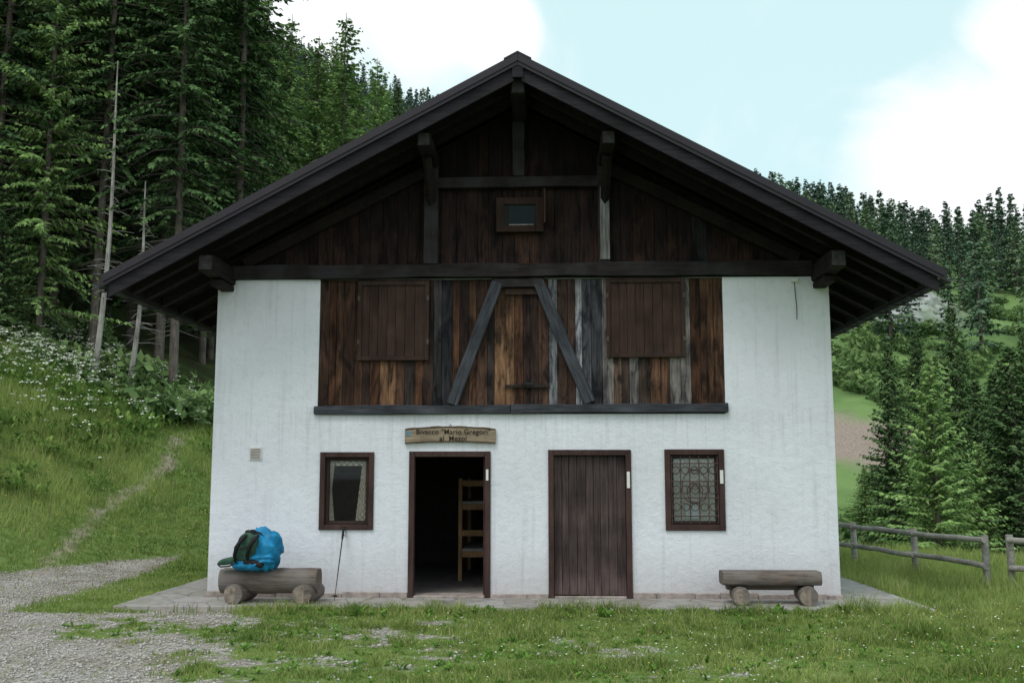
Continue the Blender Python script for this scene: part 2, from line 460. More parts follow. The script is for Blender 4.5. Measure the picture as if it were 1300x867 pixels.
M_weed = mat_leaf('weed_leaves', (.09, .19, .035), (.24, .42, .09), .35)
def leaves(pts, name, nlr=(6, 12), wf=.17, spread=0.0, mat=None):
    Vl = []; Tl = []; C = []; o = 0
    for x, y, h in pts:
        z = float(H(x, y)); nl = random.randint(*nlr); tone = random.uniform(-.2, .2)
        for k in range(nl):
            a = random.uniform(0, 6.28); l = h*random.uniform(.5, 1.1); w = l*wf; el = random.uniform(.3, 1.3)
            bx, by = x+random.gauss(0, spread), y+random.gauss(0, spread)
            bz = z+(random.random()*h*1.4 if spread else 0)
            d = np.array([math.cos(a)*math.cos(el), math.sin(a)*math.cos(el), math.sin(el)]); sd = np.array([-math.sin(a), math.cos(a), 0])
            b = np.array([bx, by, bz]); m = b+d*l*.6; t = b+d*l+np.array([math.cos(a), math.sin(a), -.4])*l*.25
            Vl += [b-sd*w*.2, b+sd*w*.2, m-sd*w, m+sd*w, t]; Tl += [(o, o+1, o+3), (o, o+3, o+2), (o+2, o+3, o+4)]; o += 5
            C += [min(1, max(0, random.random()+tone))]*5
    link(bpy.data.objects.new(name, fast_tris(name, np.array(Vl), np.array(Tl), [mat or M_weed], attrs={'rnd': np.array(C)})))
pts = []
for i in range(150):
    x = random.uniform(-2.8, 4.7)
    if fbm(x*1.4, 1.3) > .46: pts.append((x, random.uniform(-1.45, -1.06), random.uniform(.05, .17)))
for i in range(2200):
    x, y = random.uniform(-5, 7), random.uniform(-7.5, -1.3)
    if fbm(x*1.1, y*1.1+2) > .44 and grassmask(x, y) > .4: pts.append((x, y, random.uniform(.03, .085)))
leaves(pts, 'weeds')
M_herb = mat_leaf('herb_leaves', (.09, .17, .04), (.28, .40, .11), .35)
pts = []
for i in range(2600):
    x, y = random.uniform(-21, -7), random.uniform(4, 17); s_ = slope_s(x, y)
    if s_ < 2.2 or fbm(x*.6+3, y*.6+2) < .42+.2*(s_ < 4) or path_d(np.array(x), np.array(y)) < .5: continue
    pts.append((x, y, random.uniform(.10, .24)))
leaves(pts, 'meadow_herbs', (10, 18), .2, .13, M_herb)

M_flow = plain('white_petals', (.76, .78, .68), .8, .1)
M_yel = plain('yellow_petals', (.65, .50, .05), .8, .1)
def flowers():
    Vl = []; Tl = []; mi = []
    def quad(c, r, m, tilt=.3):
        o = len(Vl); a = random.uniform(0, 6.28)
        n = Vector((random.uniform(-tilt, tilt), random.uniform(-tilt, tilt), 1)).normalized()
        u = n.cross(Vector((math.cos(a), math.sin(a), 0))).normalized(); v = n.cross(u)
        c = Vector(c)
        for k in range(5):
            t = 2*math.pi*k/5; Vl.append(c+u*r*math.cos(t)+v*r*math.sin(t))
        Tl.extend([(o, o+1, o+2), (o, o+2, o+3), (o, o+3, o+4)]); mi.extend([m]*3)
    def stem(x, y, z0, z1):
        o = len(Vl); Vl.extend([Vector((x-.006, y, z0)), Vector((x+.006, y, z0)), Vector((x, y+.004, z1))]); Tl.append((o, o+1, o+2)); mi.append(2)
    for i in range(9500):
        x = random.uniform(-21, -8); y = random.uniform(4, 16.5)
        s = slope_s(x, y)
        if s < 2.6: continue
        dens = float(sm(s, 2.4, 8))*float(sm(fbm(x*.5+9, y*.5), .36, .56))
        if random.random() > dens*.5: continue
        z = float(H(x, y)); h = random.uniform(.4, 1.0)
        stem(x, y, z, z+h)
        R0 = random.uniform(.04, .12)
        for k in range(9):
            a = random.uniform(0, 6.28); r = R0*math.sqrt(random.random())
            quad((x+r*math.cos(a), y+r*math.sin(a), z+h+random.uniform(-.02, .02)), random.uniform(.012, .03), 0, .7)
    for i in range(1900):
        x = random.uniform(-1.0, 8); y = random.uniform(-7.5, -1.3)
        if fbm(x*.8, y*.8) < .40: continue
        z = float(H(x, y))+random.uniform(.06, .12)*(1+.6*float(sm(x, 2.5, 6)))
        quad((x, y, z), random.uniform(.006, .011), 0 if random.random() < .75 else 1)
    for i in range(400):
        x = random.uniform(-12, -5.5); y = random.uniform(2, 9)
        if slope_s(x, y) < 0: continue
        quad((x, y, float(H(x, y))+.2), .018, 1)
    return fast_tris('wildflowers', np.array([tuple(v) for v in Vl]), np.array(Tl), [M_flow, M_yel, M_weed], matidx=mi)
link(bpy.data.objects.new('wildflowers', flowers()))

M_peb = plain('pebbles', (.43, .405, .385), .9, .4, 30)
def pebbles():
    P = scatter(-11, 4, -8, 4, 480); P = P[house_free(P)]
    g = grassmask(P[:, 0], P[:, 1]); P = P[(rng.random(len(P)) < (1-g)**1.1) & (slope_s(P[:, 0], P[:, 1]) < .5)]
    n = len(P); z = H(P[:, 0], P[:, 1])
    r = .006+.018*rng.random(n)**3
    oc = np.array([[1, 0, 0], [0, 1, 0], [-1, 0, 0], [0, -1, 0], [0, 0, .7], [0, 0, -.5]], float)
    off = oc[None]*r[:, None, None]*(1+.5*(rng.random((n, 6, 1))-.5))
    a = rng.random(n)*6.28; c, s_ = np.cos(a)[:, None], np.sin(a)[:, None]
    o2 = np.stack([off[:, :, 0]*c-off[:, :, 1]*s_, off[:, :, 0]*s_+off[:, :, 1]*c, off[:, :, 2]], -1)
    Vv = (o2+np.stack([P[:, 0], P[:, 1], z+r*.25], -1)[:, None]).reshape(-1, 3)
    f = np.array([[0, 1, 4], [1, 2, 4], [2, 3, 4], [3, 0, 4], [1, 0, 5], [2, 1, 5], [3, 2, 5], [0, 3, 5]])
    T = (f[None]+np.arange(n)[:, None, None]*6).reshape(-1, 3)
    return fast_tris('gravel', Vv, T, [M_peb], smooth=False)
link(bpy.data.objects.new('gravel', pebbles()))

# ------------------------------------------------------------------ trees
def conifer(h, zb, rmax, dz, nb, step, sl, sw, seed, droop=.45, rise=.12, power=.8, trunk_r=.2, dead=0, irregular=.25, hang=1.0):
    r = np.random.default_rng(seed)
    Vs = []; Ts = []; C = []; MI = []; o = 0
    n = 7; L = 8
    bx, by = r.normal(0, .08, 2)
    for i in range(L+1):
        t = i/L; rr = trunk_r*(1-t)**.85+.01
        for k in range(n):
            a = 2*np.pi*k/n; Vs.append((rr*np.cos(a)+bx*np.sin(t*3), rr*np.sin(a)+by*np.sin(t*3), h*t-.3*(i == 0)))
    for i in range(L):
        for k in range(n):
            l = (k+1) % n
            Ts += [(i*n+k, i*n+l, (i+1)*n+l), (i*n+k, (i+1)*n+l, (i+1)*n+k)]
    MI += [1]*len(Ts); C += [.3]*len(Vs)
    V = [np.array(Vs)]; T = [np.array(Ts)]; o = len(Vs)
    z = zb; ph = 0
    B = []
    while z < h*.985:
        f = (z-zb)/(h-zb)
        for k in range(nb):
            ph += 2.4+r.normal(0, .3)
            Lb = rmax*(1-f)**power*r.uniform(1-irregular*1.4, 1+irregular)+.12
            if f < .12: Lb *= r.uniform(.45, 1)
            B.append((z+r.normal(0, dz*.35), ph, Lb, f))
        z += dz*(1-.45*f)
    for k in range(dead):
        B.append((r.uniform(.1*h, max(zb*1.3, .25*h)), r.uniform(0, 6.28), -r.uniform(.5, 1.5), 0))
    for (zz, a, Lb, f) in B:
        if Lb < 0:
            Lb = -Lb; d = np.array([np.cos(a), np.sin(a), -.3]); p = np.array([0, 0, zz]); w = np.array([0, 0, .018])
            V.append(np.array([p-w, p+w, p+d*Lb])); T.append(np.array([[o, o+1, o+2]])); MI += [1]; C += [.2]*3; o += 3
            continue
        m = max(3, int(Lb/step)); t = (np.arange(m)+r.random(m))/m; t = np.clip(.08+t*.95, 0, 1.02)
        d = np.array([np.cos(a), np.sin(a)]); sd = np.array([-np.sin(a), np.cos(a)])
        dr = droop*r.uniform(.7, 1.3)*(1-.65*f); ri = rise+.35*f
        zc = zz+Lb*(ri*t-dr*t**2+.12*t**3)
        bend = r.normal(0, .12)
        base = np.stack([d[0]*Lb*t+sd[0]*bend*Lb*t*t, d[1]*Lb*t+sd[1]*bend*Lb*t*t, zc], -1)
        tone = r.normal(0, .12)
        for sgn in (-1, 1, 0):
            ang = sgn*r.uniform(.6, 1.2, m)
            ll = sl*(1-.5*t)*r.uniform(.5, 1.25, m)*(.45+.55*min(1, Lb/rmax*1.6))
            if sgn == 0: ll *= .8
            dx = d[0]*np.cos(ang)+sd[0]*np.sin(ang); dy = d[1]*np.cos(ang)+sd[1]*np.sin(ang)
            dzv = -hang*r.uniform(.1, .85, m) if sgn != 0 else -hang*r.uniform(.3, 1.6, m)
            D = np.stack([dx, dy, dzv], -1); D /= np.linalg.norm(D, axis=1)[:, None]
            Wd = np.cross(D, np.stack([r.normal(0, .5, m), r.normal(0, .5, m), np.ones(m)], -1)); Wd /= np.linalg.norm(Wd, axis=1)[:, None]
            w = (sw*r.uniform(.6, 1.3, m))[:, None]
            mid = base+D*(ll*.45)[:, None]
            q = np.stack([base, mid-Wd*w, mid+Wd*w, base+D*ll[:, None]], 1).reshape(-1, 3)
            kk = o+np.arange(m)[:, None]*4
            V.append(q); T.append(np.concatenate([kk+[0, 1, 2], kk+[1, 3, 2]], 1).reshape(-1, 3))
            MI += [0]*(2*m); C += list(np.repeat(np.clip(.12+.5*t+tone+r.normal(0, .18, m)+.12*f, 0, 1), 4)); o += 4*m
        e = np.array([d[0]*Lb*.9, d[1]*Lb*.9, zz+Lb*(ri*.9-dr*.81)]); p = np.array([0, 0, zz]); w = np.array([0, 0, .010+.006*Lb])
        mm = (p+e)/2+np.array([0, 0, Lb*.1*dr])
        V.append(np.array([p-w, p+w, mm+w*.5, mm-w*.5, e])); T.append(np.array([[o, o+1, o+2], [o, o+2, o+3], [o+3, o+2, o+4]]))
        MI += [1]*3; C += [.2]*5; o += 5
    return np.concatenate(V), np.concatenate(T), MI, C

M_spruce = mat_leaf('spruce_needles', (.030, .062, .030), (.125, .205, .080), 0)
M_larch = mat_leaf('larch_needles', (.12, .21, .065), (.33, .48, .18), .2)
M_far = mat_leaf('far_needles', (.060, .110, .080), (.15, .225, .135), 0)  # aerial haze painted in: base colours shifted lighter and bluish
M_haze = mat_leaf('hazy_needles', (.090, .145, .125), (.17, .245, .185), 0)  # farthest spruces, stronger distance haze baked into the needle colour
M_farl = mat_leaf('far_light_needles', (.13, .20, .11), (.24, .33, .18), 0)  # far larches, distance haze likewise mixed into the colour

def treemesh(name, leaf, **kw):
    V, T, MI, C = conifer(**kw)
    return fast_tris(name, V, T, [leaf, M_bark], matidx=MI, attrs={'rnd': np.array(C)})
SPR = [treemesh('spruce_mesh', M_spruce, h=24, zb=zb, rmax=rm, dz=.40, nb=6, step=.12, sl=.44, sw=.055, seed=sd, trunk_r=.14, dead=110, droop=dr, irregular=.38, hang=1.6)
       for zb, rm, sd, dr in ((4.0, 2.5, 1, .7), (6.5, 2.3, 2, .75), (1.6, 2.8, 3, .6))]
YSP = [treemesh('young_spruce_mesh', M_spruce, h=10, zb=.3, rmax=2.0, dz=.25, nb=7, step=.13, sl=.42, sw=.055, seed=sd, trunk_r=.12, droop=.3, power=.85, irregular=.32) for sd in (5, 6)]
YL = [treemesh('young_larch_mesh', M_larch, h=10, zb=.3, rmax=2.3, dz=.25, nb=7, step=.13, sl=.42, sw=.05, seed=7, trunk_r=.12, droop=.3, power=.75, irregular=.4)]
LAR = [treemesh('larch_mesh', M_larch, h=18, zb=1.6, rmax=2.8, dz=.38, nb=6, step=.14, sl=.45, sw=.055, seed=sd, trunk_r=.15, droop=.4, rise=.05, irregular=.45, power=.75) for sd in (8, 9)]
FK = [dict(h=16, zb=1.2, rmax=rm, dz=.85, nb=5, step=.5, sl=1.1, sw=.18, seed=sd, trunk_r=.2, droop=.35, power=.8) for sd, rm in ((12, 2.6), (13, 2.1), (14, 2.9))]
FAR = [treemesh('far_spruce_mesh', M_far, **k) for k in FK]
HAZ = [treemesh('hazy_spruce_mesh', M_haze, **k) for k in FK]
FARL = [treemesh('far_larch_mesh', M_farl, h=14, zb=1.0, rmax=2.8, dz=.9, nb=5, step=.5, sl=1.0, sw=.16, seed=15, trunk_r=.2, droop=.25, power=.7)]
MH = {}
for ms, hh in ((SPR, 24), (YSP, 10), (YL, 10), (LAR, 18), (FAR, 16), (HAZ, 16), (FARL, 14)):
    for m in ms: MH[m.name] = hh

def put(name, me, x, y, h, parent=None, wscale=1.0, sink=.1):
    o = bpy.data.objects.new(name, me)
    s = h/MH[me.name]
    o.location = (x, y, float(H(x, y))-sink)
    o.scale = (s*wscale, s*wscale, s)
    o.rotation_euler = (random.uniform(-.02, .02), random.uniform(-.02, .02), random.uniform(0, 6.28))
    return link(o, parent)

edge = [(-20.5, 14.0, 2), (-18.2, 16.6, 2), (-15.0, 14.8, 0), (-14.3, 17.4, 2), (-12.4, 16.0, 1), (-10.9, 17.4, 0), (-9.9, 15.8, 1), (-8.9, 18.6, 1),
        (-19.9, 18.8, 2), (-16.4, 19.2, 0), (-12.6, 19.6, 2), (-10.6, 20.8, 0)]
for x, y, k in edge:
    put('spruce_tree', SPR[k], x, y, random.uniform(21, 25), None, random.uniform(.95, 1.15))
put('larch_tree', LAR[0], -17.0, 14.3, 20, None, 1.0)
put('larch_tree', LAR[1], -13.5, 14.9, 17, None, .75)
put('spruce_tree', YSP[0], -17.8, 13.2, 6.5, None, 1.1)
put('spruce_tree', YSP[1], -14.3, 14.2, 5.0, None, 1.1)
def dead_tree(x, y, h):
    z = float(H(x, y)); pts = []; rs = []
    for i in range(10):
        t = i/9; pts.append((x+.35*t+.12*math.sin(t*4), y, z-.2+h*t)); rs.append(.075*(1-t)+.016)
    root = group('dead_tree')
    tube('trunk', pts, .1, M_deadbark, root, 7, rs=rs)
    mb = MB()
    for i in range(60):
        t = random.uniform(.25, .98); a = random.uniform(0, 6.28); l = random.uniform(.25, 1.0)*(1.15-t)
        p = Vector((x+.35*t+.12*math.sin(t*4), y, z-.2+h*t)); q = p+Vector((math.cos(a)*l, math.sin(a)*l, random.uniform(-.25, .05)))
        v, f = tube('', [p, (p+q)/2+Vector((0, 0, .03)), q], .012, None, n=4, rs=[.011, .008, .004], ret=True); mb.add(v, f)
    mb.obj('dead_twigs', M_deadbark, root)
dead_tree(-11.6, 14.2, 9.6)
dead_tree(-10.9, 14.9, 6.4)
def top_h(x, y, py):
    d = y+14
    return 1.7+(600-py)/1300*d-float(H(x, y))
for (px, d, py, m, w) in ((436, 40, -14, LAR[0], 1.15), (385, 40, 18, LAR[1], 1.1), (482, 52, 52, LAR[1], 1.0), (350, 46, -10, LAR[0], 1.0), (410, 60, 25, LAR[1], 1.0)):
    x = (px-650)/1300*d; put('larch_tree', m, x, d-14, top_h(x, d-14, py), None, w)
forest = group('forest')
pts = []
tries = 0
while len(pts) < 130 and tries < 20000:
    tries += 1
    y = random.uniform(17, 62); x = random.uniform(-50, -2)*(y+20)/80-2
    a = x/(y+14)
    if slope_s(x, y) < 5.5 or a < -.66: continue
    if a > -.275 and y < 50: continue
    if any((x-p[0])**2+(y-p[1])**2 < 6.5 for p in pts) or any((x-p[0])**2+(y-p[1])**2 < 4 for p in edge): continue
    pts.append((x, y))
for x, y in pts:
    a = x/(y+14); hmax = 1.7+(600-np.interp(a*1300+650, [200, 300, 335, 400, 500, 600], [-600, -120, 0, 50, 78, 110]))/1300*(y+14)-float(H(x, y))
    h = min(random.uniform(18, 26), hmax*random.uniform(.84, 1.0))
    if h < 7: continue
    m = random.choice(SPR) if random.random() < .82 else random.choice(LAR)
    put('conifer', m, x, y, h, forest, 24/h*random.uniform(.75, .95) if h < 20 else 1)

right = [(1128, 60, 432, 0, .85), (1168, 78, 414, 0, .8), (1210, 72, 386, 1, .8), (1285, 50, 436, 1, 1.15), (1262, 62, 470, 0, 1.1), (1345, 56, 400, 1, 1.1),
         (1242, 66, 480, 1, 1.0), (1104, 80, 590, 1, 1.1), (1190, 92, 450, 0, 1.0), (1225, 95, 430, 1, 1.0), (1300, 90, 420, 0, 1.0), (1270, 88, 455, 1, 1.1), (1142, 96, 500, 0, 1.1), (1320, 46, 520, 0, 1.1)]
for px, d, py, k, w in right:
    x = (px-650)/1300*d; y = d-14
    put('spruce_tree', YSP[k], x, y, top_h(x, y, py), None, w)
for px, d, py, w in ((1182, 42, 458, 1.05), (1092, 70, 590, 1.2), (1148, 66, 560, 1.1), (1235, 50, 560, 1.0)):
    x = (px-650)/1300*d; y = d-14
    put('larch_tree', YL[0], x, y, top_h(x, y, py), None, w)

dist = group('distant_forest')
cnt = 0
cells = set()
for i in range(70000):
    if cnt > 3200: break
    y = 60+360*math.sqrt(random.random()); d = y+14
    a = random.uniform(-.42, .60); x = a*d
    if y < 76 and x > -8: continue
    if x > 18 and y < 110: continue
    if -.06 < a < .15 and y < 330: continue      # entirely behind the hut
    cell = 4.4
    key = (int(x/cell), int(y/cell))
    if key in cells: continue
    n = float(fbm(x*.03+2, y*.03+8, 3))
    dens = 1.0
    if x > 18:
        open_ = 1-float(sm(y, 200, 285))
        dens = 1.0-open_*(.90 if n < .52 else .45)
        if .29 < a < .37 and y < 158: continue
    if random.random() > dens: continue
    cells.add(key); cnt += 1
    h = random.uniform(9, 20) if y > 100 else random.uniform(8, 12)
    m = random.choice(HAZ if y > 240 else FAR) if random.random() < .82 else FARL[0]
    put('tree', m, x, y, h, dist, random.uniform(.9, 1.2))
print('trees', cnt, len(pts))
M_shrub = mat_leaf('shrub_leaves', (.09, .16, .065), (.21, .31, .12), .2)  # leaf colours paled to paint in hillside distance haze
def shrubmesh(seed):
    r = np.random.default_rng(seed); n = 420
    v = r.normal(0, 1, (n, 3)); v /= np.linalg.norm(v, axis=1)[:, None]; rad = r.uniform(.5, 1, n)**.5
    lump = 1+.3*np.sin(v[:, 0]*5+seed)+.25*np.cos(v[:, 2]*6+v[:, 1]*4)
    p = v*(rad*lump)[:, None]*[1.2, 1.2, .8]+[0, 0, .55]
    u = r.normal(0, .11, (n, 3)); w = r.normal(0, .11, (n, 3))
    V = np.stack([p-u, p+w, p+u, p-w], 1).reshape(-1, 3); k = np.arange(n)[:, None]*4
    T = np.concatenate([k+[0, 1, 2], k+[0, 2, 3]], 1).reshape(-1, 3)
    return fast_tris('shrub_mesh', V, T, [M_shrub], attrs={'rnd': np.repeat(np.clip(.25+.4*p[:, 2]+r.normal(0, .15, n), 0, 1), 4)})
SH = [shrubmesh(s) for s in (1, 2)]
sh = group('hillside_shrubs')
for i in range(900):
    y = random.uniform(40, 300); a = random.uniform(.28, .62); x = a*(y+14)
    if float(fbm(x*.06, y*.06)) < .45: continue
    if a < .36 and 62 < y < 94: continue
    if math.hypot((x-52)/17, (y-136)/13) < .9: continue
    s = random.uniform(.3, 1.5)
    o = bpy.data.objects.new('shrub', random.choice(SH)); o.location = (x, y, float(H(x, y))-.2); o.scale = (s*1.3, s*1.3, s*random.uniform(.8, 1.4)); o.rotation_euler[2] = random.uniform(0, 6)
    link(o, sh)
ug = group('forest_undergrowth')
for i in range(90):
    x = random.uniform(-21, -7); y = random.uniform(13.5, 17.5)
    if slope_s(x, y) < 5: continue
    s = random.uniform(.25, .6)
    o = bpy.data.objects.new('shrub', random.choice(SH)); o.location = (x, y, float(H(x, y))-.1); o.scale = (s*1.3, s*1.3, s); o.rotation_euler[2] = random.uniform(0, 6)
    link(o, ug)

# ------------------------------------------------------------------ the hut
ROT = R(-2.0)
hut = group('mountain_hut', (0, 0, 0), ROT)
XL, XR, DEP = -4.12, 4.35, 9.0
XA, ZA, SL = .115, 7.10, .5417
def rz(x): return ZA-SL*abs(x-XA)

def wall_holes(name, x0, x1, z0, z1, holes, y0, y1, mat, parent):
    xsn = sorted({x0, x1, *[h[0] for h in holes], *[h[1] for h in holes]})
    zsn = sorted({z0, z1, *[h[2] for h in holes], *[h[3] for h in holes]})
    mb = MB()
    def inh(x, z): return any(h[0] < x < h[1] and h[2] < z < h[3] for h in holes)
    for i in range(len(xsn)-1):
        for j in range(len(zsn)-1):
            a, b, c, d = xsn[i], xsn[i+1], zsn[j], zsn[j+1]
            if inh((a+b)/2, (c+d)/2): continue
            mb.add([(a, y0, c), (b, y0, c), (b, y0, d), (a, y0, d)], [(0, 1, 2, 3)])
            mb.add([(a, y1, c), (b, y1, c), (b, y1, d), (a, y1, d)], [(3, 2, 1, 0)])
    for (a, b, c, d) in holes:
        mb.add([(a, y0, c), (a, y1, c), (a, y1, d), (a, y0, d)], [(0, 1, 2, 3)])
        mb.add([(b, y0, c), (b, y1, c), (b, y1, d), (b, y0, d)], [(3, 2, 1, 0)])
        mb.add([(a, y0, d), (b, y0, d), (b, y1, d), (a, y1, d)], [(3, 2, 1, 0)])
        mb.add([(a, y0, c), (b, y0, c), (b, y1, c), (a, y1, c)], [(0, 1, 2, 3)])
    mb.add([(x0, y0, z0), (x0, y1, z0), (x0, y1, z1), (x0, y0, z1)], [(3, 2, 1, 0)])
    mb.add([(x1, y0, z0), (x1, y1, z0), (x1, y1, z1), (x1, y0, z1)], [(0, 1, 2, 3)])
    mb.add([(x0, y0, z1), (x1, y0, z1), (x1, y1, z1), (x0, y1, z1)], [(0, 1, 2, 3)])
    return mb.obj(name, mat, parent)

PX0, PX1, PZ0, PZ1 = -2.68, 2.90, 2.50, 4.38
holes = [(-2.60, -1.90, .955, 1.965), (2.08, 2.84, .955, 2.0), (-1.38, -.31, .02, 1.98), (.51, 1.59, .02, 2.0), (PX0, PX1, PZ0, PZ1-.001)]
wall_holes('front_wall', XL, XR, -.15, 4.38, holes, 0, .38, M_plaster, hut)
mb = MB(); mb.box((XL, .382, -.15), (XL+.4, DEP, 4.38)); mb.box((XR-.4, .382, -.15), (XR, DEP, 4.38)); mb.box((XL+.402, DEP-.4, -.15), (XR-.402, DEP, 4.38))
mb.obj('side_and_back_walls', M_plaster, hut)
mb = MB(); mb.box((XL+.1, .1, 4.382), (XL+.3, DEP-.05, 4.52)); mb.box((XR-.3, .1, 4.382), (XR-.1, DEP-.05, 4.52)); mb.obj('wall_plates', M_beam_y, hut)
mb = MB(); mb.add([(XL+.1, DEP-.2, 4.38), (XR-.1, DEP-.2, 4.38), (XA, DEP-.2, rz(XA)-.2)], [(0, 1, 2)]); mb.obj('rear_gable', M_soffit, hut)
mb = MB()
for (a, b) in ((XL-.02, -1.40), (-.29, .49), (1.61, XR+.02)):
    x = a
    while x < b-.01:
        w = min(random.uniform(.3, .55), b-x)
        if b-x-w < .12: w = b-x
        mb.box((x+.004, -.03-random.uniform(0, .012), .0), (x+w-.004, -.002, .10+random.uniform(0, .03))); x += w
M_plinth = plain('plinth_stone', (.34, .285, .265), .9, .35, 9, bump=.4)
mb.obj('stone_plinth', M_plinth, hut, bevel=.008)

mb = MB(); mb.box((XL+.4, .39, .0), (XR-.4, DEP-.4, .055)); mb.obj('floor', plain('concrete_floor', (.20, .19, .18), .8), hut)
mb = MB(); mb.box((XL+.4, .39, 2.35), (XR-.4, DEP-.4, 2.45)); mb.box((.1, .39, .06), (.2, DEP-.4, 2.34)); mb.box((-4, 5.0, .06), (.09, 5.1, 2.34)); mb.obj('inner_ceiling_and_partitions', M_room, hut)
mb = MB(); mb.box((XL+.41, .4, 2.46), (XR-.41, .45, 4.36)); mb.obj('loft_lining', M_black, hut)

def planks(name, x0, x1, zb, zt, y, pal, w0, w1, parent, mat=M_plank, levels=6, th=.03, jit=.012):
    mb = MB(); x = x0
    while x < x1-.02:
        w = min(random.uniform(w0, w1), x1-x)
        if x1-x-w < .07: w = x1-x
        a, b = x+.003, x+w-.003
        base = pal(x+w/2); yj = y-random.uniform(0, jit)
        vs = []; fs = []; ts = []
        for k in range(levels+1):
            t = k/levels
            za = zb(a)+(zt(a)-zb(a))*t; zc = zb(b)+(zt(b)-zb(b))*t
            vs += [(a, yj, za), (b, yj, zc), (b, y+th, zc), (a, y+th, za)]
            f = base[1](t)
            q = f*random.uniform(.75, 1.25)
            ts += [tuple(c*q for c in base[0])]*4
        for k in range(levels):
            o = 4*k
            fs += [(o, o+1, o+5, o+4), (o+1, o+2, o+6, o+5), (o+3, o, o+4, o+7)]
        o = len(mb.v); mb.v += vs; mb.t += ts; mb.f += [tuple(i+o for i in f) for f in fs]+[(o, o+3, o+2, o+1), (o+4*levels, o+4*levels+1, o+4*levels+2, o+4*levels+3)]
        x += w
    return mb.obj(name, mat, parent)
browns = [(.080, .038, .023), (.055, .029, .020), (.10, .053, .032), (.036, .022, .018), (.065, .036, .026), (.15, .084, .048), (.030, .024, .023)]
def pal_lower(x):
    if -1.15 < x < -.78: return (random.choice([(.030, .029, .034), (.038, .036, .04)]), lambda t: 1.0)
    if .44 < x < .64: return (random.choice([(.24, .25, .275), (.16, .16, .17)]), lambda t: .9)
    if .64 <= x < .84: return ((.06, .036, .028), lambda t: 1.1)
    if .84 < x < 1.0: return ((.42, .435, .46), lambda t: 1.0-.25*t)
    if 1.0 < x < 1.28: return (random.choice([(.08, .085, .097), (.045, .047, .055), (.14, .145, .16)]), lambda t: 1.0)
    if 1.28 < x < 2.4: return (random.choice([(.12, .08, .06), (.24, .24, .245), (.10, .055, .035), (.05, .034, .028), (.16, .15, .145)]), lambda t: 1.2)
    if x < -2.2 or x > 2.45: return (random.choice(browns[:5]), lambda t: .9)
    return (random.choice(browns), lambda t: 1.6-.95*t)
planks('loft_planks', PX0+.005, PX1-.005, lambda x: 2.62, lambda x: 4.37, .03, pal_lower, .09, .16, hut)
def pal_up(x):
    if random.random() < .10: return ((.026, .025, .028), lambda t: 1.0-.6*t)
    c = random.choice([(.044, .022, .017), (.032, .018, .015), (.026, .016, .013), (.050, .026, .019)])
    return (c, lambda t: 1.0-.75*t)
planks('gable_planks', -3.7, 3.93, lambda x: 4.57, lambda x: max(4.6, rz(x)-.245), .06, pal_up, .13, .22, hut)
mb = MB(); mb.add([(XL+.05, .1, 4.39), (XR-.05, .1, 4.39), (XR-.05, .1, rz(XR-.05)-.2), (XA, .1, ZA-.2), (XL+.05, .1, rz(XL+.05)-.2)], [(0, 1, 2, 3, 4)]); mb.obj('gable_backing', M_black, hut)
mb = MB(); mb.box((PX0, .064, PZ0), (PX1, .07, PZ1-.01)); mb.obj('loft_backing', M_black, hut)

def beam(name, p0, p1, w, d, mat, parent=hut, bevel=.012, seg=5, wob=.006):
    p0 = Vector(p0); p1 = Vector(p1); L = (p1-p0).length; u = (p1-p0)/L; n = Vector((-u.z, 0, u.x))
    vs = []; fs = []
    for k in range(seg+1):
        c = L*k/seg; j = [random.uniform(-wob, wob) for _ in range(4)]
        vs += [(c, -d+j[0], -w/2+j[1]), (c, 0, -w/2+j[1]), (c, 0, w/2+j[2]), (c, -d+j[3], w/2+j[2])]
    for k in range(seg):
        o = 4*k
        for a in range(4):
            b = (a+1) % 4; fs.append((o+a, o+4+a, o+4+b, o+b))
    fs += [(0, 1, 2, 3), (4*seg+3, 4*seg+2, 4*seg+1, 4*seg)]
    o = mesh_obj(name, vs, fs, mat, parent)
    M = Matrix(((u.x, 0, n.x, p0.x), (0, 1, 0, p0.y), (u.z, 0, n.z, p0.z), (0, 0, 0, 1)))
    o.matrix_local = M
    bm = o.modifiers.new('b', 'BEVEL'); bm.width = bevel; bm.segments = 2; bm.limit_method = 'ANGLE'; bm.angle_limit = R(50)
    return o
beam('loft_sill_beam', (PX0-.04, .02, 2.555), (-.02, .02, 2.56), .125, .085, M_greyx, wob=.009)
beam('loft_sill_beam_right', (-.015, .02, 2.565), (PX1+.03, .02, 2.575), .12, .09, M_greyx, wob=.009)
beam('tie_beam', (-3.95, .03, 4.48), (4.12, .03, 4.50), .19, .12, M_beam_x, seg=12, wob=.012)
beam('collar_beam', (-1.2, .02, 5.74), (1.33, .02, 5.745), .15, .09, M_beam_x)
beam('post_left', (-1.13, .02, 4.58), (-1.13, .02, 6.10), .20, .10, M_beam_x)
beam('post_right', (1.28, .02, 4.58), (1.28, .02, 6.10), .16, .10, M_beam_x)
beam('post_right_weathered', (1.29, -.085, 4.62), (1.29, -.085, 5.66), .13, .02, wood('bleached_wood', (.17, .17, .165), 'x', .25, 1.6))
beam('king_post', (XA-.02, .0, 5.82), (XA-.02, .0, 6.62), .17, .10, M_beam_x)
beam('gable_brace_left', (-3.75, .03, 4.60), (-1.24, .03, 5.90), .16, .10, M_soffit, seg=7)
beam('gable_brace_right', (3.95, .03, 4.62), (1.38, .03, 5.92), .16, .10, M_soffit, seg=7)
beam('loft_brace_left', (-.82, -.003, 2.63), (-.20, -.003, 4.32), .165, .06, M_greyx)
beam('loft_brace_right', (1.06, -.003, 2.65), (.37, -.003, 4.32), .165, .06, M_greyx)
beam('loft_lintel', (-.26, -.002, 4.31), (.44, -.002, 4.31), .13, .055, M_beam_x)
mb = MB()
